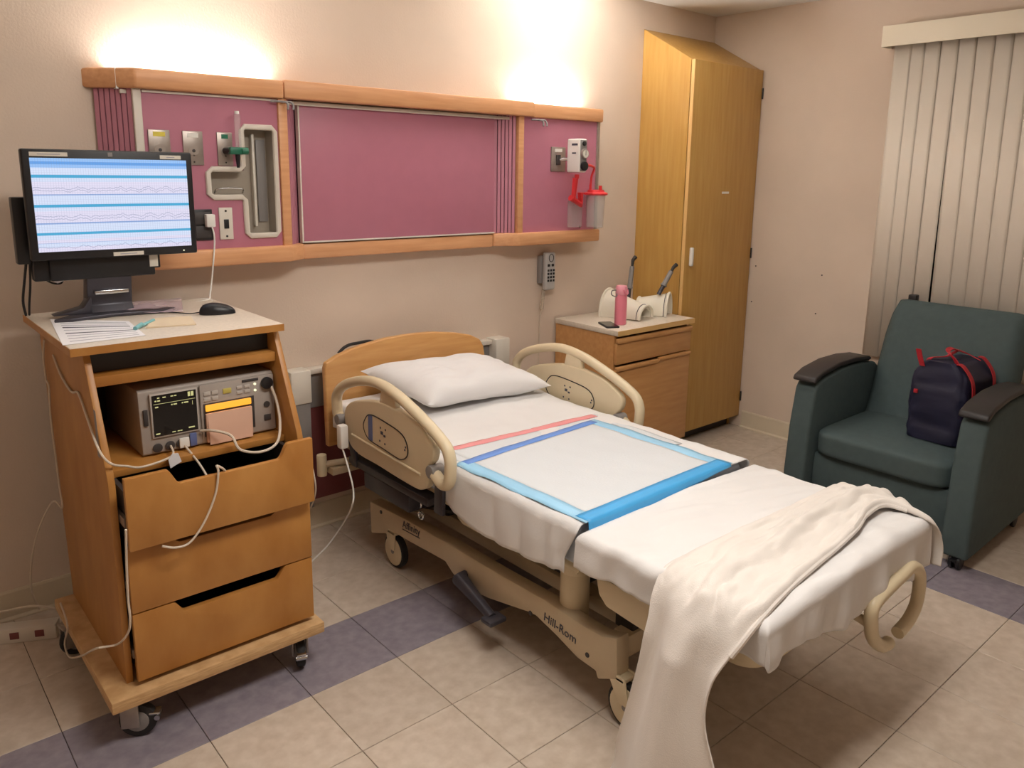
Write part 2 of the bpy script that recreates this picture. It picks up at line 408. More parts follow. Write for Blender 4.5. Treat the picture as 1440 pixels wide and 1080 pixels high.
B().prism([(1.032, 0.605), (2.30, 0.600), (2.30, 0.652), (1.032, 0.655)], 'z', ZT0+0.002, ZT1+0.004, 0.008).build('top_rail', 'maple', hw)
B().prism([(2.302, 0.615), (2.795, 0.615), (2.795, YB-0.001), (2.755, YB-0.001), (2.755, 0.66), (2.302, 0.66)], 'z', ZT0, ZT1, 0.008).build('top_rail', 'maple', hw)
B().prism([(0.385, YB-0.001), (0.508, 0.605), (1.035, 0.605), (1.115, 0.66), (1.115, YB-0.001)], 'z', ZB0, ZB1, 0.008).build('bottom_rail', 'maple', hw)
B().prism([(1.117, 0.672), (2.105, 0.672), (2.105, YB-0.001), (1.117, YB-0.001)], 'z', ZB0-0.002, ZB1-0.004, 0.008).build('bottom_rail', 'maple', hw)
B().prism([(2.107, 0.672), (2.225, 0.61), (2.79, 0.61), (2.79, YB-0.001), (2.107, YB-0.001)], 'z', ZB0, ZB1, 0.008).build('bottom_rail', 'maple', hw)
B().box((1.035, 0.655, 1.862), (2.30, YB-0.001, 1.874)).build('top_board', 'maple', hw)
B().box((0.47, 0.655, 1.806), (2.755, YB-0.001, 1.819)).build('trough_floor', 'offw', hw)
for x0, x1 in ((0.50, 0.985), (2.33, 2.69)):
    t = B().cyl((x0, 0.70, 1.858), (x1, 0.70, 1.858), 0.012, 12).build('lamp_tube', 'lamp', hw)
    for xa in (x0-0.022, x1): B().box((xa, 0.685, 1.8195), (xa+0.022, 0.715, 1.874)).build('lamp_holder', 'white', t)
for x in (0.462, 1.022, 2.285, 2.735): B().box((x-0.004, 0.656, 1.8195), (x+0.004, YB-0.001, 1.886)).build('baffle', 'white', hw, smooth=False)
# pink panels: left wing is cut around the alcove
PZ0, PZ1 = ZB1-0.002, ZT0+0.004
yp = 0.635
b = B()
for x0, z0, x1, z1 in ((0.525, PZ0, 0.737, PZ1), (0.737, PZ0, 0.869, 1.458), (0.737, 1.556, 0.869, PZ1), (0.869, PZ0, 0.994, 1.315), (0.869, 1.712, 0.994, PZ1), (0.994, PZ0, 1.012, PZ1)):
    b.box((x0, yp, z0), (x1, yp+0.012, z1))
b.build('pink_panel', 'pink', hw, smooth=False)
B().box((2.255, yp, PZ0), (2.765, yp+0.012, PZ1)).build('pink_panel', 'pink', hw, smooth=False)
bd = B().box((1.118, 0.672, PZ0+0.008), (2.108, 0.690, PZ1-0.006), 0.002).build('centre_board', 'pink', hw)
B().box((1.116, 0.668, PZ1-0.010), (2.110, 0.692, PZ1-0.004)).box((1.116, 0.668, PZ0+0.003), (2.110, 0.692, PZ0+0.009)).box((1.112, 0.668, PZ0+0.003), (1.118, 0.692, PZ1-0.004)).build('edge_trim', 'offw', bd, smooth=False)
B().box((1.10, 0.72, PZ0), (2.12, 0.735, PZ1)).build('backing', 'groove', hw, smooth=False)
def grooved(pa, pb, n, nm='slatted_panel'):
    pa = Vector(pa); pb = Vector(pb); d = (pb-pa); L = d.length; d.normalize(); nr = Vector((-d.y, d.x))
    if nr.y < 0: nr = -nr
    b = B(); wv = L/n
    q = [pa+nr*0.006, pb+nr*0.006, pb+nr*0.014, pa+nr*0.014]
    b.prism([tuple(v) for v in q], 'z', PZ0, PZ1)
    g = b.build(nm, 'groove', hw, smooth=False)
    for k in range(n):
        s0 = pa+d*(k*wv+0.0022); s1 = pa+d*((k+1)*wv-0.0022)
        B().prism([tuple(s0), tuple(s1), tuple(s1+nr*0.006), tuple(s0+nr*0.006)], 'z', PZ0, PZ1).build('slat', 'pinkslat', g, smooth=False)
grooved((0.405, 0.738), (0.500, 0.640), 7)
grooved((1.050, 0.640), (1.112, 0.700), 5)
grooved((2.118, 0.690), (2.215, 0.640), 6)
B().box((0.500, 0.628, PZ0), (0.527, 0.650, PZ1), 0.002).build('end_post', 'alcove', hw)
B().box((1.012, 0.622, PZ0), (1.048, 0.65, PZ1), 0.004).build('post', 'maple', hw)
B().box((2.218, 0.622, PZ0), (2.252, 0.65, PZ1), 0.004).build('post', 'maple', hw)
B().box((2.765, 0.628, PZ0), (2.785, YB-0.002, PZ1), 0.002).build('end_panel', 'steel', hw)
B().box((0.53, 0.628, PZ1-0.014), (1.01, 0.636, PZ1-0.006)).build('cover_strip', 'alcove', hw)
# hooks beside the posts
for hx in (1.03, 2.34):
    b = B()
    for k in range(2):
        x = hx+0.022*k
        b.tube(cr([(x-0.05*(1-k*0.4), 0.615, ZT0-0.012), (x, 0.600, ZT0-0.012), (x+0.008, 0.592, ZT0-0.026), (x+0.004, 0.588, ZT0-0.040)], 5), 0.004, 8)
    b.build('metal_hook', 'greypl', hw)
# gas plates, switch, socket
def plate(x0, z0, x1, z1, m, nm='outlet_plate'):
    return B().box((x0, yp-0.006, z0), (x1, yp, z1), 0.0015).build(nm, m, hw)
for x0, x1, lab in ((0.540, 0.612, 'yellow'), (0.655, 0.725, 'white'), (0.776, 0.832, 'green')):
    pl = plate(x0, 1.572, x1, 1.690, 'steel', 'gas_outlet_plate')
    B().box((x0+0.016, yp-0.0075, 1.668), (x1-0.016, yp-0.006, 1.683)).build('colour_label', lab, pl, smooth=False)
    c = (x0+x1)/2
    B().cyl((c, yp-0.008, 1.622), (c, yp-0.006, 1.622), 0.018, 18).build('port_ring', 'steel', pl)
    B().cyl((c, yp-0.0095, 1.622), (c, yp-0.008, 1.622), 0.006, 10).build('port', 'devdark', pl)
    for dz in (1.583, 1.606):
        B().cyl((c, yp-0.008, dz), (c, yp-0.006, dz), 0.003, 8).build('screw', 'dark', pl)
pl = plate(0.670, 1.303, 0.742, 1.415, 'black', 'power_socket')
B().box((0.678, yp-0.010, 1.312), (0.734, yp-0.006, 1.355), 0.002).box((0.678, yp-0.010, 1.362), (0.734, yp-0.006, 1.405), 0.002).build('socket_face', 'devdark', pl)
pl = plate(0.767, 1.303, 0.817, 1.420, 'offw', 'switch_plate')
B().box((0.783, yp-0.010, 1.343), (0.801, yp-0.006, 1.377), 0.001).build('toggle', 'black', pl)
for dz in (1.315, 1.408): B().cyl((0.792, yp-0.008, dz), (0.792, yp-0.006, dz), 0.004, 10).build('screw', 'dark', pl)
# alcove: L-shaped moulded recess
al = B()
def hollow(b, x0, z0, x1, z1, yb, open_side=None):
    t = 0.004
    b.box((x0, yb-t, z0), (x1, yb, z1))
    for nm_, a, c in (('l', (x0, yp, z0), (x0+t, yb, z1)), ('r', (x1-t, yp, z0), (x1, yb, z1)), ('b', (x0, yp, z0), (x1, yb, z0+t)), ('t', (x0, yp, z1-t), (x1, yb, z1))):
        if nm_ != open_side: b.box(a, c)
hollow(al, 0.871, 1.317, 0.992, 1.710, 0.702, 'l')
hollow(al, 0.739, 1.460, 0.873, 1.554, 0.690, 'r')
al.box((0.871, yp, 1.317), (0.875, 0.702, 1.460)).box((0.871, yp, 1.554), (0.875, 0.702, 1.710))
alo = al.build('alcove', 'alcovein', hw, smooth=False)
rp = [(0.868, 1.700), (0.880, 1.714), (0.985, 1.714), (0.997, 1.700), (0.997, 1.326), (0.985, 1.312), (0.885, 1.312), (0.872, 1.324), (0.870, 1.446), (0.858, 1.457), (0.752, 1.457), (0.737, 1.470), (0.737, 1.546), (0.752, 1.559), (0.856, 1.559), (0.868, 1.572)]
B().tube([(x, yp-0.004, z) for x, z in rp], 0.0105, 8, closed=True, flat=(0.8, 1)).build('rim', 'alcove', alo)
B().box((0.922, 0.672, 1.345), (0.932, 0.697, 1.69), 0.002).build('mounting_rail', 'offw', alo)
B().box((0.945, 0.690, 1.36), (0.982, 0.697, 1.67), 0.002).build('inner_channel', 'greypl', alo)
B().tube(cr([(0.765, 0.655, 1.472), (0.768, 0.640, 1.486), (0.80, 0.632, 1.490), (0.84, 0.632, 1.490), (0.866, 0.640, 1.486), (0.87, 0.655, 1.472)], 5), 0.003, 8).build('wire_handle', 'chrome', alo)
pl = plate(2.44, 1.568, 2.538, 1.688, 'steel', 'vacuum_outlet_plate')
B().box((2.462, yp-0.0075, 1.664), (2.512, yp-0.006, 1.68)).build('colour_label', 'white', pl, smooth=False)
B().box((2.472, yp-0.012, 1.600), (2.500, yp-0.006, 1.650), 0.002).build('port', 'devdark', pl)
B().cyl((2.66, yp-0.002, 1.285), (2.66, yp, 1.285), 0.006, 8).build('stud', 'dark', hw)

# suction regulator and canister
RX0, RX1, RY0, RY1, RZ0, RZ1 = 2.508, 2.560, 0.500, 0.590, 1.565, 1.728
sr = thing('suction_regulator', 'white suction regulator with gauge and dark knobs plugged into pink panel', 'regulator', (2.53, 0.60, 1.565))
B().box((RX0, RY0, RZ0), (RX1, RY1, RZ1), 0.008, 3).build('housing', 'white', sr)
B().cyl((2.53, RY1-0.01, 1.632), (2.50, 0.632, 1.625), 0.010, 12).build('adapter', 'chrome', sr)
cx = (RX0+RX1)/2
B().box((RX0+0.004, RY0-0.003, RZ0+0.006), (RX1-0.004, RY0+0.001, RZ1-0.006), 0.002).build('face_plate', 'greypl', sr)
g_ = B().cyl((cx, RY0-0.016, 1.655), (cx, RY0-0.002, 1.655), 0.024, 22, 0.003).build('gauge', 'steel', sr)
B().cyl((cx, RY0-0.0175, 1.655), (cx, RY0-0.0155, 1.655), 0.019, 22).build('dial', 'offw', g_)
B().box((cx-0.001, RY0-0.0185, 1.648), (cx+0.001, RY0-0.017, 1.672)).build('needle', 'black', g_)
B().cyl((cx, RY0-0.018, 1.596), (cx, RY0-0.002, 1.596), 0.022, 18, 0.003).build('knob', 'black', sr)
B().cyl((cx, RY0-0.010, 1.705), (cx, RY0-0.002, 1.705), 0.012, 14, 0.002).build('selector', 'black', sr)
B().box((RX0-0.001, 0.515, 1.695), (RX0, 0.555, 1.705)).box((RX0-0.001, 0.525, 1.655), (RX0, 0.552, 1.662)).build('printed_marks', 'ink', sr, smooth=False)
cc = thing('suction_canister', 'clear suction canister with red lid and red hose on pink panel', 'canister', (2.68, 0.545, 1.275))
CXc, CYc = 2.69, 0.555
B().lathe([(0.040, 1.285), (0.044, 1.29), (0.051, 1.455), (0.049, 1.455), (0.042, 1.292)], (CXc, CYc, 0), 28).build('jar', 'clear', cc)
lid = B().lathe([(0.02, 1.452), (0.060, 1.452), (0.063, 1.458), (0.060, 1.464), (0.045, 1.468), (0.042, 1.478), (0.0, 1.480)][::1], (CXc, CYc, 0), 28).build('lid', 'redpl', cc)
B().box((CXc-0.09, CYc-0.03, 1.456), (CXc-0.055, CYc+0.03, 1.464), 0.002).cyl((CXc+0.012, CYc-0.02, 1.478), (CXc+0.012, CYc-0.02, 1.500), 0.009, 12).cyl((CXc-0.03, CYc+0.01, 1.478), (CXc-0.03, CYc+0.01, 1.505), 0.007, 12).build('lid_port', 'redpl', lid)
B().tube(cr([(cx+0.012, 0.515, 1.578), (cx+0.035, 0.51, 1.60), (CXc-0.035, 0.54, 1.590), (CXc-0.030, 0.56, 1.545), (CXc-0.03, CYc+0.01, 1.495)], 6), 0.006, 8).build('hose', 'redpl', cc)
B().cyl((cx, 0.54, 1.555), (cx, 0.54, 1.535), 0.012, 12).cyl((cx-0.004, 0.545, 1.538), (cx-0.006, 0.555, 1.435), 0.015, 14, r2=0.012).tube([(cx-0.02, 0.56, 1.44), (cx+0.06, 0.57, 1.405), (cx+0.06, 0.57, 1.465)], 0.016, 8).build('red_bracket', 'redpl', cc)
B().box((2.56, 0.60, 1.285), (2.645, 0.632, 1.425), 0.008).build('holder_plate', 'clear', cc)

# oxygen flowmeter
fm = thing('oxygen_flowmeter', 'green oxygen flowmeter with clear upright tube on pink panel', 'flowmeter', (0.82, 0.60, 1.56))
B().cyl((0.805, yp-0.006, 1.625), (0.812, 0.585, 1.625), 0.013, 14).build('connector', 'black', fm)
B().box((0.800, 0.570, 1.612), (0.850, 0.595, 1.638), 0.004).build('body', 'green', fm)
B().cyl((0.835, 0.582, 1.638), (0.835, 0.582, 1.755), 0.011, 14).build('tube', 'clear', fm)
B().cyl((0.835, 0.582, 1.755), (0.835, 0.582, 1.765), 0.008, 12).build('tube_cap', 'white', fm)
B().cyl((0.845, 0.575, 1.625), (0.865, 0.572, 1.625), 0.013, 14).build('knob', 'green', fm)
B().cyl((0.83, 0.582, 1.612), (0.83, 0.582, 1.565), 0.009, 12, r2=0.005).build('nozzle', 'black', fm)

# charger in the socket with its cable to the cart top
cg = thing('charger', 'white plug charger in the black socket with cable down to the cart', 'charger', (0.725, 0.61, 1.36))
B().box((0.710, 0.598, 1.352), (0.742, yp-0.009, 1.398), 0.004).build('plug', 'white', cg)
pA = onz(311, 428, 1.09)
B().tube(cr([(0.728, 0.60, 1.355), (0.732, 0.595, 1.30), (0.715, 0.60, 1.16), (0.70, 0.585, 1.11), (0.685, 0.56, 1.096), (0.64, 0.545, 1.093), (0.63, 0.575, 1.092), (0.66, 0.60, 1.093), (0.69, 0.575, 1.095), (0.69, 0.54, 1.093), (0.66, 0.48, 1.092), (0.60, 0.45, 1.092), (0.52, 0.42, 1.092)], 6), 0.0028, 7).build('cable', 'white', cg)

# wall handset with cord
wp_ = thing('wall_handset', 'grey push-button handset hanging on the wall under the headwall unit', 'handset', (2.50, YB, 0.95))
HX0, HX1 = 2.478, 2.548
B().box((HX0-0.014, 0.722, 0.99), (HX1+0.010, YB-0.001, 1.135), 0.006).build('cradle', 'greypl', wp_)
hs = B().box((HX0, 0.690, 0.955), (HX1, 0.724, 1.155), 0.012, 3).build('handset', 'phone', wp_)
for r in range(4):
    for c in range(3):
        x = HX0+0.016+c*0.019; z = 1.060-r*0.018
        B().box((x-0.006, 0.687, z-0.006), (x+0.006, 0.691, z+0.006), 0.0015).build('button', 'black', hs)
for x in (HX0+0.018, HX0+0.046): B().box((x-0.008, 0.687, 1.080), (x+0.008, 0.691, 1.094), 0.0015).build('button', 'black', hs)
B().tube([(HX0+0.035+0.016*math.cos(a*math.pi/8), 0.6895, 1.125+0.02*math.sin(a*math.pi/8)) for a in range(16)], 0.002, 6, closed=True).build('speaker_ring', 'dark', hs)
pts = []
for k in range(121):
    t = k/120; z = 0.955-0.10*t; a = t*2*math.pi*15
    pts.append((2.492+0.008*math.cos(a)-0.012*t, 0.722+0.008*math.sin(a), z))
pts += [(2.480, 0.728, 0.83), (2.478, 0.732, 0.75), (2.478, 0.735, 0.60), (2.48, 0.735, 0.45)]
B().tube(pts, 0.0026, 6).build('coiled_cord', 'cable', wp_)

# bumper panel on the wall behind the bed
bp = thing('wall_bumper_panel', 'maroon wall bumper panel with pale end covers behind the headboard', 'wall panel', (1.62, YB, 0.14))
B().box((1.10, 0.728, 0.14), (2.15, YB-0.001, 0.56)).build('maroon_panel', 'maroon', bp, smooth=False)
B().box((1.10, 0.720, 0.56), (2.15, YB-0.001, 0.715), 0.003).build('grey_channel', 'greypl', bp)
B().box((1.08, 0.700, 0.712), (2.18, YB-0.001, 0.735), 0.004).build('cap_rail', 'alcove', bp)
for x0, x1 in ((1.035, 1.125), (2.125, 2.215)):
    e_ = B().box((x0, 0.665, 0.60), (x1, YB-0.001, 0.742), 0.006).build('end_cover', 'offw', bp)
    B().box((x0+0.004, 0.672, 0.13), (x1-0.004, YB-0.001, 0.60), 0.004).build('lower_cover', 'greypl', e_)

# ------------------------------------------------------------------ wardrobe
WX0, WX1, WYf = 3.240, 3.896, 0.39
wd = thing('wardrobe', 'tall honey oak wardrobe with sloping top in the room corner', 'wardrobe', (3.57, 0.57, 0.0))
side = [(0.748, 0.0), (0.748, 2.350), (WYf+0.024, 2.165), (WYf+0.024, 0.07), (WYf+0.07, 0.07), (WYf+0.07, 0.0)]
B().prism(side, 'x', WX0, WX0+0.019).build('side_panel', 'oak', wd, smooth=False)
B().prism(side, 'x', WX1-0.019, WX1).build('side_panel', 'oak', wd, smooth=False)
B().prism([(0.748, 2.350), (0.748, 2.332), (WYf+0.022, 2.147), (WYf+0.022, 2.165)], 'x', WX0+0.0195, WX1-0.0195).build('sloping_top', 'oak', wd, smooth=False)
B().box((WX0+0.02, 0.735, 0.0), (WX1-0.02, 0.747, 2.33)).build('back_panel', 'oak', wd, smooth=False)
B().box((WX0+0.02, WYf+0.075, 0.0), (WX1-0.02, WYf+0.09, 0.07)).build('toe_kick', 'dark', wd, smooth=False)
B().box((WX0+0.02, WYf+0.025, 0.07), (WX1-0.02, 0.734, 0.088)).build('bottom_panel', 'oak', wd, smooth=False)
dr = B().box((WX0+0.004, WYf, 0.075), (WX1-0.004, WYf+0.020, 2.160), 0.0015).build('door', 'oak', wd)
B().box((WX0+0.0025, WYf-0.0005, 0.074), (WX0+0.006, WYf+0.0205, 2.161)).build('edge_band', 'oakedge', dr, smooth=False)
p = ony(970, 361, WYf)
B().box((p.x-0.010, WYf-0.022, p.z-0.052), (p.x+0.010, WYf-0.001, p.z+0.052), 0.006, 3).build('handle', 'white', dr)
p = ony(1020, 271, WYf)
B().box((p.x-0.034, WYf-0.0012, p.z-0.006), (p.x+0.034, WYf-0.0002, p.z+0.006)).build('name_label', 'white', dr, smooth=False)
for z in (2.03, 1.1, 0.2): B().cyl((WX1-0.004, WYf-0.004, z-0.03), (WX1-0.004, WYf-0.004, z+0.03), 0.005, 8).build('hinge', 'dark', dr)

# ------------------------------------------------------------------ nightstand
NX0, NX1, NY0, NY1, NZ = 2.600, 3.212, 0.29, 0.735, 0.790
ns = thing('nightstand', 'low oak bedside cabinet with drawer and door between bed and wardrobe', 'nightstand', (2.906, 0.51, 0.0))
B().box((NX0-0.006, NY0-0.012, NZ-0.028), (NX1+0.006, NY1, NZ), 0.004).build('top', 'lam', ns)
B().box((NX0-0.007, NY0-0.014, NZ-0.027), (NX1+0.007, NY0-0.0115, NZ-0.001)).build('front_edging', 'oakedge', ns, smooth=False)
B().box((NX0, NY0+0.02, 0.10), (NX0+0.019, NY1-0.002, NZ-0.029)).build('side_panel', 'nsoak', ns, smooth=False)
B().box((NX1-0.019, NY0+0.02, 0.10), (NX1, NY1-0.002, NZ-0.029)).build('side_panel', 'nsoak', ns, smooth=False)
B().box((NX0+0.02, NY1-0.014, 0.10), (NX1-0.02, NY1-0.002, NZ-0.029)).build('back_panel', 'nsoak', ns, smooth=False)
B().box((NX0+0.02, NY0+0.02, 0.10), (NX1-0.02, NY1-0.015, 0.118)).build('bottom_panel', 'nsoak', ns, smooth=False)
dw = B().box((NX0+0.003, NY0, 0.612), (NX1-0.003, NY0+0.019, 0.722), 0.002).build('drawer_front', 'nsoak', ns)
B().box((NX0+0.003, NY0-0.012, 0.722), (NX1-0.003, NY0+0.012, 0.748), 0.006).build('finger_pull', 'nsoak', dw)
do = B().box((NX0+0.003, NY0, 0.104), (NX1-0.003, NY0+0.019, 0.585), 0.002).build('door', 'nsoak', ns)
B().box((NX0+0.003, NY0-0.012, 0.578), (NX0+0.33, NY0+0.012, 0.600), 0.006).build('finger_pull', 'nsoak', do)
B().box((NX0+0.334, NY0-0.010, 0.586), (NX1-0.003, NY0+0.010, 0.606), 0.006).build('finger_pull', 'nsoak', do)
for x in (NX0+0.05, NX1-0.05):
    for y in (NY0+0.06, NY1-0.06):
        c_ = B().cyl((x-0.01, y, 0.032), (x+0.01, y, 0.032), 0.032, 16, 0.003).build('caster_wheel', 'rubber', ns)
        B().box((x-0.016, y-0.018, 0.04), (x-0.011, y+0.018, 0.10)).box((x+0.011, y-0.018, 0.04), (x+0.016, y+0.018, 0.10)).box((x-0.016, y-0.018, 0.092), (x+0.016, y+0.018, 0.10)).build('caster_fork', 'chrome', c_, smooth=False)

# things on the nightstand
p = onz(872, 456, NZ)
bo = thing('water_bottle', 'slim pink water bottle with pink cap on the nightstand', 'bottle', (p.x, p.y, NZ))
B().lathe([(0.028, 0), (0.031, 0.003), (0.031, 0.150), (0.029, 0.158)], (p.x, p.y, NZ), 28).build('body', 'pinkbot', bo)
cp_ = B().lathe([(0.030, 0.159), (0.031, 0.162), (0.031, 0.196), (0.027, 0.204), (0.0, 0.206)], (p.x, p.y, NZ), 28).build('cap', 'pinkcap', bo)
B().tube([(p.x-0.015, p.y-0.029, NZ+0.185), (p.x-0.012, p.y-0.036, NZ+0.168), (p.x, p.y-0.038, NZ+0.160), (p.x+0.012, p.y-0.036, NZ+0.168), (p.x+0.015, p.y-0.029, NZ+0.185)], 0.0035, 6).build('lid_clasp', 'pinkbot', cp_)
B().tube(cr([(p.x-0.030, p.y+0.01, NZ+0.182), (p.x-0.055, p.y+0.015, NZ+0.180), (p.x-0.060, p.y+0.012, NZ+0.16), (p.x-0.04, p.y+0.0, NZ+0.150), (p.x-0.034, p.y, NZ+0.165)], 5), 0.003, 6).build('strap_loop', 'greypl', cp_)
p = onz(856, 458, NZ)
ph = thing('smartphone', 'black smartphone lying flat on the nightstand by the pink bottle', 'phone', (p.x, p.y, NZ))
R_ = Matrix.Rotation(math.radians(62), 4, 'Z')
T_ = Matrix.Translation((p.x, p.y, NZ))
b = B(); b.prism(rrect(-0.072, -0.036, 0.072, 0.036, 0.010), 'z', 0, 0.009, 0.002); b.xf(T_ @ R_); pb = b.build('case', 'black', ph)
b = B(); b.box((-0.064, -0.031, 0.0091), (0.064, 0.031, 0.0096)); b.xf(T_ @ R_); b.build('screen', 'scrblk', pb, smooth=False)
def leg_support(label, P0, P1, hw0, hw1, h0, h1, rod):
    """convex padded calf shell lying open side down, P0 = far end, P1 = near end"""
    P0 = Vector((*P0, NZ)); P1 = Vector((*P1, NZ)); ax = (P1-P0); side = Vector((ax.y, -ax.x, 0)).normalized()
    if side.x < 0: side = -side
    t = thing('leg_support', label, 'leg support', (P0+P1)/2, 'padded leg supports')
    th = 0.017; n = 20; secs = 14
    def ring(sv):
        hw_ = hw0+(hw1-hw0)*sv; h_ = h0+(h1-h0)*sv; c = P0+ax*sv
        hw_ *= 1-0.08*math.sin(math.pi*sv); out = []
        for q, k in [(1, k) for k in range(n+1)]+[(0, n-k) for k in range(n+1)]:
            a = math.radians(-97+194*k/n); r = 0 if q else th
            z = (h_-r)*math.cos(a)+0.016
            out.append(c+side*((hw_-r)*math.sin(a))+Vector((0, 0, max(z, 0.0005))))
        return out
    t2 = bmesh.new(); rows = [[t2.verts.new(p) for p in ring(q/(secs-1))] for q in range(secs)]; k = len(rows[0])
    for q in range(secs-1):
        for j in range(k): t2.faces.new((rows[q][j], rows[q][(j+1) % k], rows[q+1][(j+1) % k], rows[q+1][j]))
    t2.faces.new(rows[0][::-1]); t2.faces.new(rows[-1]); bmesh.ops.recalc_face_normals(t2, faces=t2.faces)
    b = B(); b._merge(t2); body = b.build('padded_shell', 'cream', t, ang=50)
    for sv in (0.0, 1.0):
        B().tube([p+ax*(0.012 if sv else -0.012) for p in ring(sv)[:n+1]], 0.0075, 8).build('rolled_rim', 'cream', body)
    B().tube([p+Vector((0, 0, 0.0008)) for p in ring(0.93)[:n+1]], 0.0022, 6).build('piping', 'gunm', body)
    h = [Vector(v) for v in rod]; d = h[1]-h[0]
    B().tube([h[0], h[0]+d*0.32], 0.012, 10).build('lower_rod', 'gunm', t)
    B().tube([h[0]+d*0.32, h[0]+d*0.36, h[0]+d*0.37, h[0]+d*0.85], [0.018, 0.018, 0.0145, 0.0135], 12).build('grip', 'greypl', t)
    B().tube([h[0]+d*0.85, h[0]+d*1.0, h[0]+d*1.05+Vector((0.02, 0, 0.006))], [0.007, 0.010, 0.012], 8).build('lever', 'dark', t)
    return t
leg_support('cream padded leg support with grey handle behind the pink bottle', (2.905, 0.63), (2.945, 0.40), 0.088, 0.070, 0.130, 0.062, (ony(883, 424, 0.62), ony(890, 366, 0.64)))
leg_support('cream padded leg support with slanted grey handle against the wardrobe', (3.080, 0.56), (3.150, 0.41), 0.062, 0.064, 0.075, 0.112, (ony(926, 414, 0.44), ony(947, 376, 0.42)))

# wall outlet on the right wall
p = onx(1128, 555, XR)
wo = thing('wall_outlet', 'white wall outlet low on the right wall beside the recliner arm', 'outlet', (XR, p.y, p.z))
B().box((XR-0.006, p.y-0.036, p.z-0.058), (XR-0.0005, p.y+0.036, p.z+0.058), 0.002).build('cover_plate', 'white', wo)
for dz in (-0.024, 0.024):
    s_ = B().box((XR-0.009, p.y-0.016, p.z+dz-0.015), (XR-0.006, p.y+0.016, p.z+dz+0.015), 0.002).build('socket', 'offw', wo)
    B().box((XR-0.0095, p.y-0.008, p.z+dz-0.005), (XR-0.009, p.y-0.005, p.z+dz+0.006)).box((XR-0.0095, p.y+0.005, p.z+dz-0.005), (XR-0.009, p.y+0.008, p.z+dz+0.006)).build('slots', 'black', s_, smooth=False)

# ------------------------------------------------------------------ equipment cart
CX0, CX1 = 0.148, 0.703
CTZ = 1.095
ct = thing('equipment_cart', 'birch plywood equipment cart on casters with three drawers left of the bed', 'cart', (0.43, 0.15, 0.0))
sp = [(0.490, 0.153), (0.590, CTZ-0.024), (0.022, CTZ-0.024), (-0.118, 0.772), (-0.128, 0.74), (-0.128, 0.153)]
B().prism(sp, 'x', CX0, CX0+0.018, 0.0015).build('side_panel', 'birch', ct)
B().prism(sp, 'x', CX1-0.018, CX1, 0.0015).build('side_panel', 'birch', ct)
tp = B().box((0.112, -0.022, CTZ-0.023), (0.703, 0.610, CTZ), 0.003).build('top', 'lam', ct)
B().box((0.111, -0.0235, CTZ-0.0225), (0.704, -0.0215, CTZ-0.001)).box((0.1105, -0.022, CTZ-0.0225), (0.1125, 0.610, CTZ-0.001)).build('edging', 'birch', tp, smooth=False)
B().prism([(0.470, 0.16), (0.570, CTZ-0.026), (0.580, CTZ-0.026), (0.480, 0.16)], 'x', CX0+0.019, CX1-0.019).build('back_panel', 'devdark', ct, smooth=False)  # back coloured dark to stand in for shade inside the cart
B().box((CX0+0.019, 0.005, 0.974), (CX1-0.019, 0.50, 1.003), 0.002).build('shelf', 'birch', ct)
B().box((CX0+0.019, -0.035, 0.722), (CX1-0.019, 0.47, 0.742), 0.002).build('shelf', 'birch', ct)
B().box((CX0+0.02, 0.06, 1.0035), (CX1-0.02, 0.50, CTZ-0.0235)).build('slot_shade_block', 'black', ct, smooth=False)  # black block added in place of the shade in the top slot
bs = B().box((0.092, -0.195, 0.118), (0.716, 0.495, 0.153), 0.003).build('base_board', 'birchedge', ct)
def scoop(x0, x1, z0, z1, a, b, dep, n=10):
    """drawer front outline with a finger scoop in its top edge"""
    w_ = x1-x0; xa, xb = x0+w_*a, x0+w_*b; s = 0.035
    pts = [(x0, z0), (x1, z0), (x1, z1)]
    for k in range(n+1):
        t = k/n; pts.append((xb-s*t, z1-dep*(0.5-0.5*math.cos(math.pi*t))))
    for k in range(n+1):
        t = k/n; pts.append((xa+s*(1-t), z1-dep*(0.5+0.5*math.cos(math.pi*t))))
    pts.append((x0, z1)); return pts
drw = [(0.570, 0.772, -0.200, 0.20, 0.86, 0.044), (0.374, 0.566, -0.166, 0.20, 0.82, 0.020), (0.168, 0.370, -0.164, 0.20, 0.84, 0.036)]
for k, (z0, z1, yf, a, b_, dep) in enumerate(drw):
    d_ = B().prism(scoop(CX0+0.022, CX1-0.006, z0, z1, a, b_, dep), 'y', yf, yf+0.018, 0.0015).build('drawer_front', 'birch', ct)
    zt = z1-0.05
    B().box((CX0+0.030, yf+0.019, z0+0.012), (CX0+0.042, 0.40, zt)).box((CX1-0.042, yf+0.019, z0+0.012), (CX1-0.030, 0.40, zt)).box((CX0+0.042, 0.388, z0+0.012), (CX1-0.042, 0.40, zt)).box((CX0+0.042, yf+0.019, z0+0.012), (CX1-0.042, 0.388, z0+0.02)).build('drawer_box', 'devdark', d_, smooth=False)
    B().box((CX0+0.020, yf+0.025, z0+0.06), (CX0+0.029, 0.36, z0+0.085)).build('slide', 'steel', d_, smooth=False)
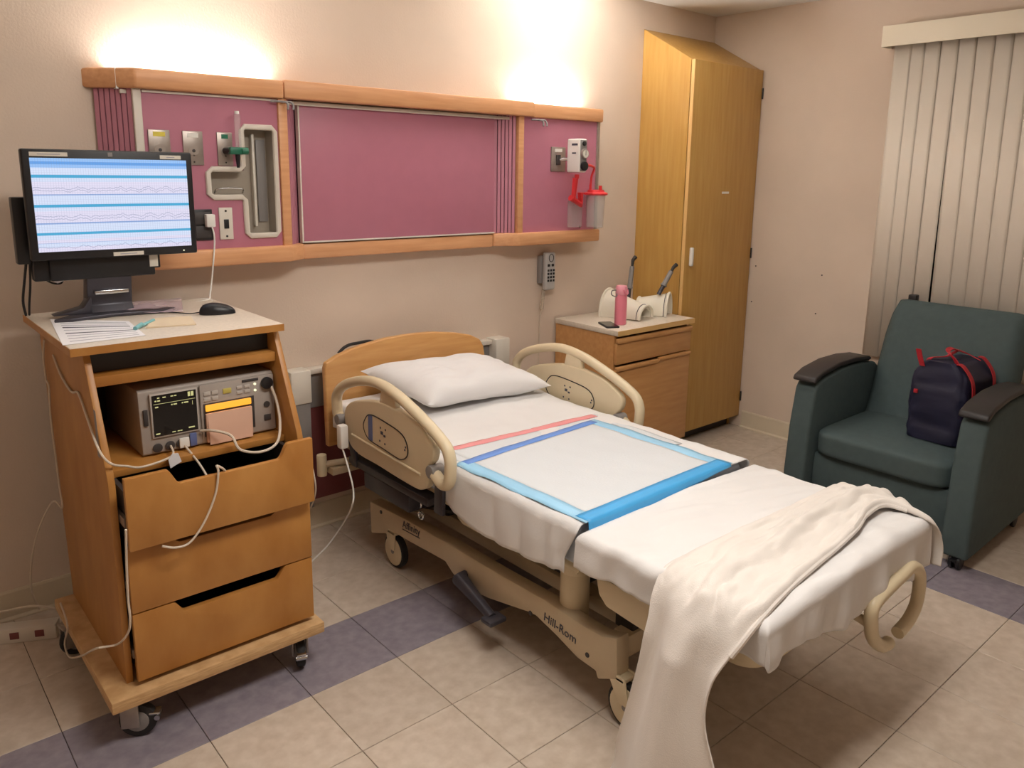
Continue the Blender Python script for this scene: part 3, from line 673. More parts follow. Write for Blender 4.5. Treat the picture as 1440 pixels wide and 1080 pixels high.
def caster(x, y, rz, parent, R=0.050, ztop=0.118, m='rubber'):
    T = Matrix.Translation((x, y, 0)) @ Matrix.Rotation(rz, 4, 'Z')
    b = B().cyl((-0.014, 0, R), (0.014, 0, R), R, 24, 0.008); b.xf(T); wh = b.build('caster_wheel', m, parent)
    b = B().cyl((-0.016, 0, R), (0.016, 0, R), R*0.62, 20, 0.002); b.xf(T); b.build('wheel_hub', 'greypl', wh)
    b = B().box((-0.026, -0.008, R-0.012), (-0.0185, 0.040, ztop-0.006), 0.002).box((0.0185, -0.008, R-0.012), (0.026, 0.040, ztop-0.006), 0.002).box((-0.026, -0.010, ztop-0.014), (0.026, 0.045, ztop-0.006), 0.002).cyl((0, 0.02, ztop-0.006), (0, 0.02, ztop), 0.02, 14); b.xf(T); b.build('fork', 'steel', wh)
    b = B().box((-0.015, -0.060, R+0.014), (0.015, -0.030, R+0.022), 0.003).cyl((-0.017, -0.052, R+0.006), (0.017, -0.052, R+0.006), 0.008, 10); b.xf(T); b.build('brake_pedal', 'chrome', wh)
    return wh
caster(0.165, -0.150, math.radians(60), ct)
caster(0.655, -0.140, math.radians(-20), ct)
caster(0.125, 0.385, math.radians(100), ct)
caster(0.655, 0.385, math.radians(40), ct)
# worn tape on the left flank
b = B().prism([(-0.075, 0.80), (-0.052, 0.80), (-0.048, 0.93), (-0.068, 0.93)], 'x', CX0-0.0009, CX0-0.0002)
b.build('tape_strip', 'greypl', ct, smooth=False)

# ------------------------------------------------------------------ computer monitor
def uvquad(name, c, m, parent):
    me = bpy.data.meshes.new(name); org = ORG.get(parent.name, Vector((0, 0, 0)))
    me.from_pydata([tuple(Vector(p)-org) for p in c], [], [(0, 1, 2, 3)]); me.update()
    uv = me.uv_layers.new(name='UVMap')
    for k, t in enumerate(((0, 0), (1, 0), (1, 1), (0, 1))): uv.data[k].uv = t
    me.materials.append(m); o = bpy.data.objects.new(name, me); col.objects.link(o); o.parent = parent; ORG[o.name] = org
    return o
def screen_mat():
    m = bpy.data.materials.new('strip_chart_screen'); m.use_nodes = True; nt = m.node_tree; N = nt.nodes; L = nt.links
    p = N['Principled BSDF']; uv = N.new('ShaderNodeUVMap'); sx = N.new('ShaderNodeSeparateXYZ'); L.new(uv.outputs[0], sx.inputs[0])
    inv = N.new('ShaderNodeMath'); inv.operation = 'SUBTRACT'; inv.inputs[0].default_value = 1.0; L.new(sx.outputs['Y'], inv.inputs[1])
    r = N.new('ShaderNodeValToRGB'); r.color_ramp.interpolation = 'CONSTANT'
    W = (214, 226, 250); Wp = (226, 222, 244); G = (140, 170, 220); T = (64, 170, 214); H = (150, 194, 246); Hd = (96, 160, 230)
    st = [(0, H), (0.035, Hd), (0.065, H), (0.10, W), (0.175, T), (0.205, W), (0.25, Wp), (0.38, G), (0.392, W), (0.43, W), (0.49, T), (0.52, W), (0.56, Wp), (0.685, G), (0.70, W), (0.79, T), (0.82, W), (0.87, Wp), (0.905, G), (0.91, W), (0.95, Wp)]
    e = r.color_ramp.elements
    while len(e) < len(st): e.new(0.5)
    for k, (pz, c) in enumerate(st): e[k].position = pz; e[k].color = (*s2l(c), 1)
    L.new(inv.outputs[0], r.inputs['Fac'])
    # faint graph-paper grid
    def lines(src, freq, th):
        a = N.new('ShaderNodeMath'); a.operation = 'MULTIPLY'; a.inputs[1].default_value = freq; L.new(src, a.inputs[0])
        f = N.new('ShaderNodeMath'); f.operation = 'FRACT'; L.new(a.outputs[0], f.inputs[0])
        g = N.new('ShaderNodeMath'); g.operation = 'LESS_THAN'; g.inputs[1].default_value = th; L.new(f.outputs[0], g.inputs[0]); return g.outputs[0]
    g1 = lines(sx.outputs['X'], 64, 0.16); g2 = lines(sx.outputs['Y'], 52, 0.16)
    mx = N.new('ShaderNodeMath'); mx.operation = 'MAXIMUM'; L.new(g1, mx.inputs[0]); L.new(g2, mx.inputs[1])
    gm = N.new('ShaderNodeMath'); gm.operation = 'MULTIPLY'; gm.inputs[1].default_value = 0.28; L.new(mx.outputs[0], gm.inputs[0])
    # wandering traces: |v - (v0 + noise(u))| < w
    n = N.new('ShaderNodeTexNoise'); n.noise_dimensions = '2D'; n.inputs['Scale'].default_value = 16; n.inputs['Detail'].default_value = 6
    mp = N.new('ShaderNodeMapping'); mp.inputs['Scale'].default_value = (1, 0.0, 1); L.new(uv.outputs[0], mp.inputs[0]); L.new(mp.outputs[0], n.inputs['Vector'])
    nm = N.new('ShaderNodeMath'); nm.operation = 'MULTIPLY'; nm.inputs[1].default_value = 0.11; L.new(n.outputs['Fac'], nm.inputs[0])
    prev = gm.outputs[0]
    for v0 in (0.265, 0.29, 0.565, 0.595, 0.90):
        a = N.new('ShaderNodeMath'); a.operation = 'SUBTRACT'; L.new(inv.outputs[0], a.inputs[0]); L.new(nm.outputs[0], a.inputs[1])
        s = N.new('ShaderNodeMath'); s.operation = 'SUBTRACT'; s.inputs[1].default_value = v0; L.new(a.outputs[0], s.inputs[0])
        ab = N.new('ShaderNodeMath'); ab.operation = 'ABSOLUTE'; L.new(s.outputs[0], ab.inputs[0])
        lt = N.new('ShaderNodeMath'); lt.operation = 'LESS_THAN'; lt.inputs[1].default_value = 0.0035; L.new(ab.outputs[0], lt.inputs[0])
        sc2 = N.new('ShaderNodeMath'); sc2.operation = 'MULTIPLY'; sc2.inputs[1].default_value = 0.6; L.new(lt.outputs[0], sc2.inputs[0])
        mm = N.new('ShaderNodeMath'); mm.operation = 'MAXIMUM'; L.new(prev, mm.inputs[0]); L.new(sc2.outputs[0], mm.inputs[1]); prev = mm.outputs[0]
    mix = N.new('ShaderNodeMix'); mix.data_type = 'RGBA'; L.new(prev, mix.inputs[0]); L.new(r.outputs['Color'], mix.inputs[6]); mix.inputs[7].default_value = (*s2l((120, 130, 170)), 1)
    p.inputs['Base Color'].default_value = (0.02, 0.02, 0.02, 1); p.inputs['Roughness'].default_value = 0.3
    L.new(mix.outputs[2], p.inputs['Emission Color']); p.inputs['Emission Strength'].default_value = 1.0*2**-EXPO
    return m
MY = 0.405
mo = thing('computer_monitor', 'black widescreen monitor showing blue strip charts on top of the cart', 'monitor', (0.37, 0.47, CTZ))
mx0, mx1, mz0, mz1 = 0.118, 0.604, 1.283, 1.612
B().box((mx0, MY, mz0), (mx1, MY+0.030, mz1), 0.006, 3).box((mx0+0.06, MY+0.03, mz0+0.04), (mx1-0.06, MY+0.055, mz1-0.04), 0.01).build('casing', 'black', mo)
sw0, sw1, sz0, sz1 = mx0+0.021, mx1-0.019, mz0+0.026, mz1-0.026
uvquad('screen', [(sw0, MY-0.0006, sz0), (sw1, MY-0.0006, sz0), (sw1, MY-0.0006, sz1), (sw0, MY-0.0006, sz1)], screen_mat(), mo)
for x0, x1, z in ((mx0+0.022, mx0+0.122, mz1-0.015), (mx1-0.10, mx1-0.035, mz1-0.017), (mx0+0.225, mx0+0.315, mz0+0.010)):
    lb = B().box((x0, MY-0.0012, z-0.006), (x1, MY-0.0003, z+0.006)).build('sticker', 'offw', mo, smooth=False)
    B().box((x0+0.02, MY-0.0016, z-0.0012), (x1-0.02, MY-0.0012, z+0.0012)).build('print', 'inkl', lb, smooth=False)
B().box((mx0+0.233, MY-0.0012, mz1-0.019), (mx0+0.246, MY-0.0003, mz1-0.006)).build('maker_badge', 'greypl', mo, smooth=False)
B().cyl((mx1-0.045, MY-0.0012, mz0+0.011), (mx1-0.045, MY-0.0003, mz0+0.011), 0.0025, 10).build('power_light', 'led', mo)
B().box((0.17, MY+0.035, 1.215), (0.475, MY+0.085, 1.30), 0.005).build('mount_box', 'black', mo)
sd = B().box((0.094, MY+0.075, 1.268), (0.150, MY+0.115, 1.47), 0.004).box((0.13, MY+0.055, 1.215), (0.30, MY+0.10, 1.29), 0.004).build('side_unit', 'black', mo)
B().box((0.452, MY+0.034, 1.238), (0.492, MY+0.070, 1.288), 0.003).build('card_reader', 'black', mo)
B().prism([(0.458, 1.243), (0.484, 1.243), (0.484, 1.284), (0.458, 1.284)], 'y', MY+0.0325, MY+0.0339).build('card_label', 'offw', mo, smooth=False)
nk = B().prism([(MY+0.035, 1.235), (MY+0.075, 1.235), (MY+0.12, 1.12), (MY+0.12, 1.10), (MY+0.03, 1.10), (MY+0.055, 1.13)], 'x', 0.268, 0.402, 0.006).build('stand_neck', 'gunm', mo)
B().box((0.285, MY+0.020, 1.165), (0.385, MY+0.046, 1.178), 0.003).build('cable_clip', 'chrome', nk)
b = B()
b.prism([(0.155, MY-0.02), (0.20, MY-0.035), (0.33, MY-0.01), (0.46, MY-0.03), (0.52, MY+0.0), (0.46, MY+0.04), (0.415, MY+0.08), (0.40, MY+0.15), (0.27, MY+0.15), (0.255, MY+0.08), (0.21, MY+0.04)], 'z', CTZ+0.0005, CTZ+0.012, 0.004)
b.prism([(0.165, CTZ+0.012), (0.25, CTZ+0.030), (0.275, CTZ+0.065), (0.275, CTZ+0.012)], 'y', MY+0.03, MY+0.09, 0.004)
b.build('stand_base', 'gunm', mo)
# black cables behind the monitor
cb = thing('monitor_cables', 'black cables hanging from the side unit behind the monitor', 'cables', (0.13, 0.52, CTZ))
B().tube(cr([(0.118, 0.500, 1.268), (0.112, 0.512, 1.22), (0.104, 0.53, 1.15), (0.112, 0.56, CTZ+0.004)], 6), 0.004, 7).build('power_cord', 'black', cb)
B().tube(cr([(0.128, 0.500, 1.268), (0.125, 0.512, 1.20), (0.120, 0.53, 1.14), (0.122, 0.565, CTZ+0.004)], 6), 0.0035, 7).build('video_cord', 'black', cb)
B().tube(cr([(0.128, 0.490, 1.268), (0.145, 0.50, 1.235), (0.18, 0.50, 1.205), (0.205, 0.49, 1.202), (0.212, 0.485, 1.22)], 6), 0.003, 7).build('jumper_cord', 'black', cb)
ct_ = B().prism([(0.176, 1.215), (0.192, 1.205), (0.212, 1.212), (0.208, 1.245), (0.196, 1.24)], 'y', 0.470, 0.4712).build('cable_tag', 'paper', cb, smooth=False)

# ------------------------------------------------------------------ things on the cart top
Z0 = CTZ+0.0006
def flatpoly(name, pts, z, th, m, label, cat):
    o = B().prism([(p.x, p.y) for p in pts], 'z', z, z+th).build(name, m, smooth=False)
    c = sum(pts, Vector((0, 0, 0)))/len(pts)
    recenter(o, (c.x, c.y, z)); return tag(o, label, cat)
f = [onz(u, v, Z0) for u, v in ((60, 450), (181, 452), (205, 472), (70, 488))]
f[3].x += 0.03; f[0].x += 0.02
pp = flatpoly('paper_form', f, Z0, 0.0012, 'paper', 'white printed form lying at the front left corner of the cart', 'paper')
def lerp2(a, b): return f[0]*(1-a)*(1-b)+f[1]*a*(1-b)+f[2]*a*b+f[3]*(1-a)*b
def inkline(a0, a1, b0, wd, m='ink'):
    p0, p1 = lerp2(a0, b0), lerp2(a1, b0); p2, p3 = lerp2(a1, b0+wd), lerp2(a0, b0+wd)
    B().prism([(p.x, p.y) for p in (p0, p1, p2, p3)], 'z', Z0+0.0012, Z0+0.0014).build('printed_line', m, pp, smooth=False)
for b0, wd, m_ in ((0.36, 0.035, 'ink'), (0.60, 0.03, 'ink'), (0.90, 0.02, 'inkl'), (0.12, 0.02, 'inkl'), (0.2, 0.02, 'inkl'), (0.28, 0.02, 'inkl'), (0.48, 0.02, 'inkl'), (0.70, 0.02, 'inkl'), (0.80, 0.02, 'inkl')):
    inkline(0.10, 0.94, b0, wd, m_)
f2 = [onz(u, v, Z0) for u, v in ((216, 449), (268, 446), (276, 457), (205, 462))]
flatpoly('notepad', f2, Z0, 0.004, 'manila', 'beige notepad lying at the front edge of the cart top', 'notepad')
f3 = [onz(u, v, Z0) for u, v in ((150, 430), (255, 421), (258, 440), (200, 447), (110, 446))]
bag_o = B().grid(lambda u, v: (f3[4]*(1-u)*(1-v)+f3[0]*(1-u)*v+f3[2]*u*(1-v)+f3[1]*u*v)+Vector((0, 0, 0.002+0.014*max(0, math.sin(math.pi*u)*math.sin(math.pi*v))+0.006*(0.5+0.5*nz((u*9, v*7, 2))))), 26, 14).build('plastic_bag', 'plasticbag', solid=0.0006)
c = f3[2]; recenter(bag_o, (c.x, c.y, Z0)); tag(bag_o, 'crumpled clear plastic bag lying between monitor stand and mouse', 'bag')
pa, pb = onz(190, 462, Z0+0.006), onz(216, 450, Z0+0.006)
pn = thing('pen', 'pale teal pen lying across the corner of the printed form', 'pen', (pa.x, pa.y, Z0))
B().tube([pa, pb], 0.005, 8).build('barrel', 'teal2', pn); B().tube([pa, pa+(pb-pa)*0.35+Vector((0, 0, 0.004))], 0.0062, 8).build('cap', 'teal2', pn)
p = onz(306, 441, Z0)
ms = thing('computer_mouse', 'black computer mouse at the right edge of the cart top', 'mouse', (p.x, p.y, Z0))
T = Matrix.Translation((p.x, p.y, Z0)) @ Matrix.Rotation(math.radians(-20), 4, 'Z')
def mouse(u, v):
    a = 2*math.pi*u; rr = math.sin(math.pi/2*v)
    x = 0.056*math.cos(a)*rr; y = 0.030*math.sin(a)*rr*(1-0.12*math.cos(a))
    z = 0.036*math.cos(math.pi/2*v)**0.75*(1-0.2*math.cos(a)*rr)
    return T @ Vector((x, y, max(0.0005, z)))
mb = B().grid(mouse, 29, 12).build('shell', 'black', ms, ang=60)
b = B().box((-0.045, -0.003, 0.024), (-0.025, 0.003, 0.031), 0.002); b.xf(T); b.build('scroll_wheel', 'rubber', ms)
B().tube(cr([T @ Vector((-0.05, 0, 0.008)), p+Vector((-0.075, 0.03, 0.004)), p+Vector((-0.10, 0.07, 0.003)), p+Vector((-0.13, 0.12, 0.003))], 5), 0.0018, 6).build('cord', 'black', ms)

# ------------------------------------------------------------------ fetal monitor in the cart
DX0, DX1, DY, DZ0, DZ1 = 0.279, 0.682, 0.020, 0.7435, 0.938
dv = thing('patient_monitor', 'grey bedside monitor with chart printer standing on the cart shelf', 'monitor', (0.48, 0.2, DZ0))
B().prism([(DY, DZ0+0.006), (DY+0.012, DZ0+0.0), (0.40, DZ0+0.0), (0.40, DZ1-0.01), (DY+0.02, DZ1), (DY+0.010, DZ1-0.004)], 'x', DX0, DX1, 0.004).build('case', 'device', dv)
def dv_pt(u, v): return ony(u, v, DY)
def dbox(u0, v0, u1, v1, m, nm, dep=0.003, parent=dv, bev=0.001, z=None):
    a = dv_pt(u0, v0); b_ = dv_pt(u1, v1)
    return B().box((min(a.x, b_.x), DY-dep, min(a.z, b_.z)), (max(a.x, b_.x), DY+0.006, max(a.z, b_.z)), bev).build(nm, m, parent)
sA = dv_pt(212, 557); sB = dv_pt(277, 600)
sx0, sx1, sz1_, sz0_ = sA.x, sB.x+0.002, sA.z+0.0, sB.z-0.006
B().box((sx0-0.005, DY-0.004, sz0_-0.005), (sx1+0.005, DY+0.006, sz1_+0.005), 0.002).build('screen_frame', 'key', dv)
sg = B().box((sx0, DY-0.0052, sz0_), (sx1, DY-0.003, sz1_)).build('display', 'scrblk', dv, smooth=False)
W_, H_ = sx1-sx0, sz1_-sz0_
for (a, c, w_, h_) in ((0.06, 0.85, 0.04, 0.03), (0.12, 0.85, 0.06, 0.03), (0.12, 0.92, 0.05, 0.025), (0.24, 0.92, 0.07, 0.025), (0.42, 0.92, 0.06, 0.025), (0.50, 0.92, 0.05, 0.025), (0.81, 0.86, 0.05, 0.11), (0.88, 0.86, 0.06, 0.11), (0.06, 0.70, 0.07, 0.03), (0.42, 0.71, 0.03, 0.03), (0.47, 0.71, 0.08, 0.03), (0.66, 0.71, 0.03, 0.03), (0.71, 0.71, 0.10, 0.03), (0.03, 0.785, 0.94, 0.008), (0.04, 0.05, 0.09, 0.03), (0.40, 0.04, 0.08, 0.02), (0.52, 0.04, 0.05, 0.02), (0.58, 0.04, 0.05, 0.02), (0.78, 0.07, 0.14, 0.03), (0.90, 0.64, 0.008, 0.10)):
    B().box((sx0+a*W_, DY-0.0058, sz0_+c*H_), (sx0+(a+w_)*W_, DY-0.0052, sz0_+(c+h_)*H_)).build('screen_text', 'scrtext', sg, smooth=False)
dbox(201, 578, 209, 599, 'devdark', 'side_slot', 0.002)
B().box((sx1+0.012, DY-0.003, DZ0+0.008), (DX1-0.004, DY+0.004, DZ1-0.008), 0.002).build('printer_face', 'device', dv)
kx = sx1+0.022
for r_ in range(2):
    for c_ in range(2): B().box((kx+c_*0.024, DY-0.006, 0.896-r_*0.018), (kx+0.019+c_*0.024, DY-0.002, 0.908-r_*0.018), 0.0015).build('key', 'key', dv)
B().box((kx+0.058, DY-0.006, 0.893), (kx+0.084, DY-0.002, 0.909), 0.002).build('key', 'keyy', dv)
for c_ in range(2):
    for r_ in range(2): B().box((kx+0.100+c_*0.024, DY-0.006, 0.900-r_*0.016), (kx+0.118+c_*0.024, DY-0.002, 0.910-r_*0.016), 0.0015).build('key', 'key', dv)
B().box((kx+0.118, DY-0.005, 0.918), (kx+0.170, DY-0.002, 0.926), 0.001).build('name_strip', 'devdark', dv)
for z in (0.888, 0.908): B().cyl((kx+0.158, DY-0.006, z), (kx+0.158, DY-0.002, z), 0.004, 10).build('indicator', 'led', dv)
B().cyl((DX1-0.028, DY-0.016, 0.906), (DX1-0.028, DY-0.002, 0.906), 0.019, 20, 0.003).build('knob', 'black', dv)
px0, px1 = kx-0.004, kx+0.142
pr = B().box((px0, DY-0.004, 0.768), (px1+0.012, DY+0.002, 0.872), 0.002).build('printer_bay', 'devdark', dv)
B().box((px0+0.006, DY-0.012, 0.848), (px1, DY-0.004, 0.868), 0.003).build('printer_lamp', 'amber', pr)
B().box((px0+0.004, DY-0.016, 0.752), (px1, DY-0.0045, 0.842), 0.003).build('paper_door', 'peach', pr)
pd = B().prism([(DY-0.016, 0.842), (DY-0.020, 0.80), (DY-0.024, 0.748), (DY-0.0225, 0.748), (DY-0.0185, 0.80), (DY-0.0145, 0.842)], 'x', px0+0.008, px1-0.006).build('chart_paper', 'peach', pr, smooth=False)
B().cyl((DX1-0.03, DY-0.006, 0.836), (DX1-0.03, DY-0.002, 0.836), 0.010, 12).build('connector', 'devdark', dv)
B().box((DX1-0.040, DY-0.006, 0.783), (DX1-0.018, DY-0.002, 0.803), 0.002).build('connector', 'devdark', dv)
for x in (DX0+0.040, DX0+0.075, DX0+0.106):
    B().cyl((x, DY-0.006, 0.765), (x, DY-0.002, 0.765), 0.014, 14, 0.002).build('connector', 'devdark', dv)
B().box((DX0+0.100, DY-0.012, 0.752), (DX0+0.128, DY-0.004, 0.782), 0.002).build('plug', 'white', dv)
B().box((DX0+0.132, DY-0.006, 0.750), (DX0+0.152, DY-0.002, 0.790), 0.002).build('blue_port', 'bluelab', dv)

def cord(name, label, pts, r=0.0032, m='cable', n=6):
    P = cr(pts, n); o = B().tube(P, r, 7).build(name, m)
    z = min(q.z for q in P)-r; recenter(o, (P[0].x, P[0].y, z)); return tag(o, label, 'cable')
YD = -0.203
cord('sensor_cable', 'off-white cable from the device, looping over the cart flank to the left', [(DX0+0.075, DY-0.008, 0.765), (DX0+0.060, DY-0.06, 0.752), (0.25, -0.085, 0.755), (0.205, -0.10, 0.772), (0.158, -0.128, 0.80), (0.140, -0.10, 0.835), (0.143, 0.0, 0.885), (0.143, 0.06, 0.93), (0.143, 0.10, 0.945), (0.143, 0.18, 0.93), (0.143, 0.30, 0.955), (0.143, 0.38, 1.00)])
tg = onz(238, 640, 0.735)
tgo = B().prism([(DX0+0.050, 0.722), (DX0+0.082, 0.735), (DX0+0.074, 0.762), (DX0+0.058, 0.764), (DX0+0.046, 0.748)], 'y', DY-0.075, DY-0.073).build('cable_tag', 'paper', smooth=False)
recenter(tgo, (DX0+0.06, DY-0.074, 0.722)); tag(tgo, 'folded white paper tag on the cable below the device', 'tag')
cord('drawer_cable', 'thin off-white cable running from the device into the top drawer and over its front', [(DX0+0.114, DY-0.012, 0.758), (DX0+0.128, -0.06, 0.72), (DX0+0.150, -0.12, 0.66), (DX0+0.16, -0.18, 0.72), ony(305, 655, YD), ony(307, 664, YD-0.004), ony(303, 695, YD), ony(288, 733, YD), ony(268, 762, YD+0.0), ony(248, 770, YD), ony(228, 768, YD+0.002)])
cord('probe_cable', 'thick off-white probe cable looping from the printer side into the top drawer', [(DX0+0.165, DY-0.006, 0.792), (DX0+0.19, -0.02, 0.796), (DX0+0.23, -0.05, 0.78), (DX0+0.24, -0.09, 0.745), (DX0+0.29, -0.12, 0.735), (DX0+0.35, -0.10, 0.745), (DX0+0.385, -0.05, 0.79), (DX0+0.394, -0.01, 0.85), (DX0+0.385, 0.01, 0.90)], 0.0042)
XS = 0.139
def flank(u, v, x=XS):
    p = onx(u, v, x); p.y = min(p.y, 0.44+0.09*(p.z-0.15)); return p
cord('flank_cable', 'white cable dangling down the left flank of the cart', [flank(u, v) for u, v in ((62, 478), (55, 500), (54, 520), (62, 532), (69, 545), (68, 580), (66, 620), (72, 650), (79, 680), (81, 705))]+[(0.12, 0.52, 0.48), (0.07, 0.58, 0.34), (0.05, 0.64, 0.16), (0.07, 0.66, 0.05)], 0.003)
cord('flank_loop_cable', 'white cable hanging in a low loop at the cart base beside the rear caster', [flank(u, v) for u, v in ((177, 745), (178, 790), (180, 840), (183, 870), (180, 890), (165, 906))]+[flank(u, v, 0.086) for u, v in ((135, 912), (115, 922), (98, 924), (91, 905), (95, 880), (85, 848))], 0.003)
ps = thing('power_strip', 'beige metal power strip on the floor behind the cart', 'power strip', (0.0, 0.60, 0.0))
A0 = Vector((0.09, 0.515, 0)); A1 = Vector((-0.32, 0.72, 0)); d_ = (A1-A0).normalized(); n_ = Vector((-d_.y, d_.x, 0))
if n_.y < 0: n_ = -n_
B().prism([tuple((A0)[:2]), tuple((A1)[:2]), tuple((A1+n_*0.05)[:2]), tuple((A0+n_*0.05)[:2])], 'z', 0.0, 0.052, 0.003).build('housing', 'alcove', ps)
for k in range(5):
    q = A0+d_*(0.05+0.075*k)-n_*0.0
    rot = Matrix.Rotation(math.atan2(d_.y, d_.x), 4, 'Z')
    b = B().box((-0.014, -0.002, -0.012), (0.014, 0.0005, 0.012), 0.001); b.xf(Matrix.Translation(q+Vector((0, 0, 0.027))) @ rot @ Matrix.Rotation(0 if d_.x > 0 else math.pi, 4, 'Z')); b.build('socket', 'maroon', ps)
cord('extension_cable', 'pale cord arching over the power strip along the wall', [(0.115, 0.60, 0.06), (0.05, 0.625, 0.085), (-0.03, 0.67, 0.075), (-0.10, 0.712, 0.06), (-0.25, 0.722, 0.02), (-0.5, 0.70, 0.005)], 0.004)

# ------------------------------------------------------------------ hospital bed
BC = 1.600                     # bed centre line
def mir(x): return 2*BC-x
bed = thing('hospital_bed', 'tan framed hospital birthing bed on four casters in the middle of the room', 'bed', (BC, -0.42, 0.0))
XLB = 1.215                    # outer face of the left base beam
def zp7(a, b_): return 500+a/2.572, 640+b_/2.572
bo_px = [(50, 165), (110, 197), (180, 232), (350, 330), (520, 432), (680, 522), (830, 622), (890, 655), (945, 664), (945, 815), (872, 812), (866, 782), (800, 735), (720, 650), (650, 582), (625, 570), (560, 548), (480, 520), (415, 490), (350, 430), (322, 385), (200, 318), (118, 270), (112, 285), (55, 283)]
outl = []
for a, b_ in bo_px:
    p = onx(*zp7(a, b_), XLB); outl.append((p.y, p.z))
for s in (0, 1):
    xa, xb = (XLB, XLB+0.055) if s == 0 else (mir(XLB+0.055), mir(XLB))
    bm_ = B().prism(outl, 'x', xa, xb, 0.008).build('base_beam', 'tanframe', bed)
    if s == 0:
        for txt, uvp, sz in (('Affinity', (566, 741), 0.042), ('Hill-Rom', (764, 871), 0.040)):
            p = onx(*uvp, XLB-0.0012); q = onx(uvp[0]+30, uvp[1]+(15.5 if sz > 0.041 else 23), XLB-0.0012)
            place_text(txt, sz, p, q-p, Vector((0, 0, 1))-((q-p).normalized()*(q-p).normalized().z), 'ink', bm_, 'lettering')
        p = onx(566, 744, XLB-0.001); q = onx(590, 757, XLB-0.001)
        B().tube([p, q], 0.0016, 6).build('underline', 'ink', bm_)
        for u, v in ((826, 921), (536, 720), (746, 862)):
            p = onx(u, v, XLB); B().cyl((XLB-0.002, p.y, p.z), (XLB+0.002, p.y, p.z), 0.008, 10).build('bolt', 'devdark', bm_)
def bed_caster(x, y, s, R, front):
    o = -1 if s == 0 else 1
    wx0, wx1 = x-0.014, x+0.014
    wh = B().cyl((wx0, y, R), (wx1, y, R), R, 30, 0.006).build('caster_wheel', 'rubber', bed)
    B().cyl((wx0-0.003, y, R), (wx1+0.003, y, R), R*0.84, 30, 0.002).build('wheel_disc', 'tan', wh)
    B().cyl((wx0-0.006, y, R), (wx1+0.006, y, R), 0.010, 12).build('axle_cap', 'greypl', wh)
    yy = y+(0.03 if front else -0.0)
    B().prism([(y-0.02, R+0.01), (y+0.02, R+0.01), (yy+0.04, 0.165), (yy-0.03, 0.165)], 'x', wx0-0.012, wx0-0.005, 0.002).prism([(y-0.02, R+0.01), (y+0.02, R+0.01), (yy+0.04, 0.165), (yy-0.03, 0.165)], 'x', wx1+0.005, wx1+0.012, 0.002).box((wx0-0.012, yy-0.03, R*2+0.006), (wx1+0.012, yy+0.04, R*2+0.02), 0.004).build('fork', 'tan', wh)
    return wh
for s in (0, 1):
    x = XLB+0.028 if s == 0 else mir(XLB+0.028)
    bed_caster(x, 0.215, s, 0.070, False); bed_caster(x, -1.015, s, 0.070, True)
# cross members, lift pedestal and actuator between the beams
B().box((XLB+0.056, 0.22, 0.20), (mir(XLB+0.056), 0.30, 0.27), 0.006).box((XLB+0.056, -0.98, 0.19), (mir(XLB+0.056), -0.92, 0.26), 0.006).box((1.36, -0.95, 0.205), (1.42, 0.25, 0.255), 0.004).box((1.78, -0.95, 0.205), (1.84, 0.25, 0.255), 0.004).build('cross_frame', 'tanframe', bed)
B().box((1.34, 0.0, 0.257), (1.86, 0.22, 0.43), 0.01).box((1.37, -0.70, 0.257), (1.83, -0.42, 0.40), 0.01).build('lift_housing', 'dark', bed)
B().prism([(0.10, 0.27), (0.16, 0.27), (-0.40, 0.40), (-0.46, 0.40)], 'x', 1.30, 1.335, 0.004).prism([(0.10, 0.27), (0.16, 0.27), (-0.40, 0.40), (-0.46, 0.40)], 'x', 1.865, 1.90, 0.004).cyl((1.50, 0.0, 0.30), (1.50, -0.62, 0.36), 0.028, 14).build('lift_arm', 'dark', bed)
# brake pedal
pa = onx(648, 815, 1.19); pb = onx(692, 868, 1.17)
pe = B().tube([Vector((1.24, pa.y+0.01, pa.z+0.0)), pa+Vector((0, 0.005, 0.0)), pa*0.5+pb*0.5, pb], [0.022, 0.028, 0.020, 0.016], 10).build('brake_lever', 'gunm', bed)
B().box((pb.x-0.035, pb.y-0.035, pb.z-0.012), (pb.x+0.035, pb.y+0.02, pb.z+0.006), 0.006).build('foot_pad', 'gunm', pe)
# decks under the mattresses
B().box((1.205, -0.835, 0.415), (1.995, 0.545, 0.445), 0.010).box((1.245, -0.79, 0.375), (1.955, 0.50, 0.416), 0.012).build('seat_deck', 'tan', bed)
for s in (0, 1):
    pts = [(-0.20, 0.42), (-0.20, 0.36), (-0.235, 0.345), (-0.32, 0.345), (-0.36, 0.37), (-0.62, 0.37), (-0.66, 0.36), (-0.66, 0.42)]
    xa, xb = (1.235, 1.27) if s == 0 else (mir(1.27), mir(1.235))
    B().prism(pts, 'x', xa, xb, 0.006).build('deck_skirt', 'tan', bed)
for s in (0, 1):
    x = 1.285 if s == 0 else mir(1.285)
    B().cyl((x, -0.745, 0.20), (x, -0.745, 0.415), 0.046, 22, 0.004).cyl((x, -0.745, 0.37), (x, -0.745, 0.414), 0.052, 22, 0.004).build('foot_post', 'tan', bed)
b = B(); b.prism(rrect(1.20, -1.44, 2.0, -0.90, 0.07, 6), 'z', 0.415, 0.462, 0.012); b.prism(rrect(1.24, -1.40, 1.96, -0.93, 0.07, 6), 'z', 0.37, 0.416, 0.012); b.box((1.255, -1.20, 0.335), (1.945, -0.98, 0.371), 0.012)
b.build('foot_tray', 'tan', bed)
for s in (0, 1):
    xa, xb = (1.190, 1.205) if s == 0 else (mir(1.205), mir(1.190))
    fb = B().prism([(-0.915, 0.455), (-0.93, 0.40), (-0.96, 0.375), (-1.10, 0.365), (-1.15, 0.385), (-1.16, 0.455)], 'x', xa, xb, 0.006).build('tray_skirt', 'tan', bed)
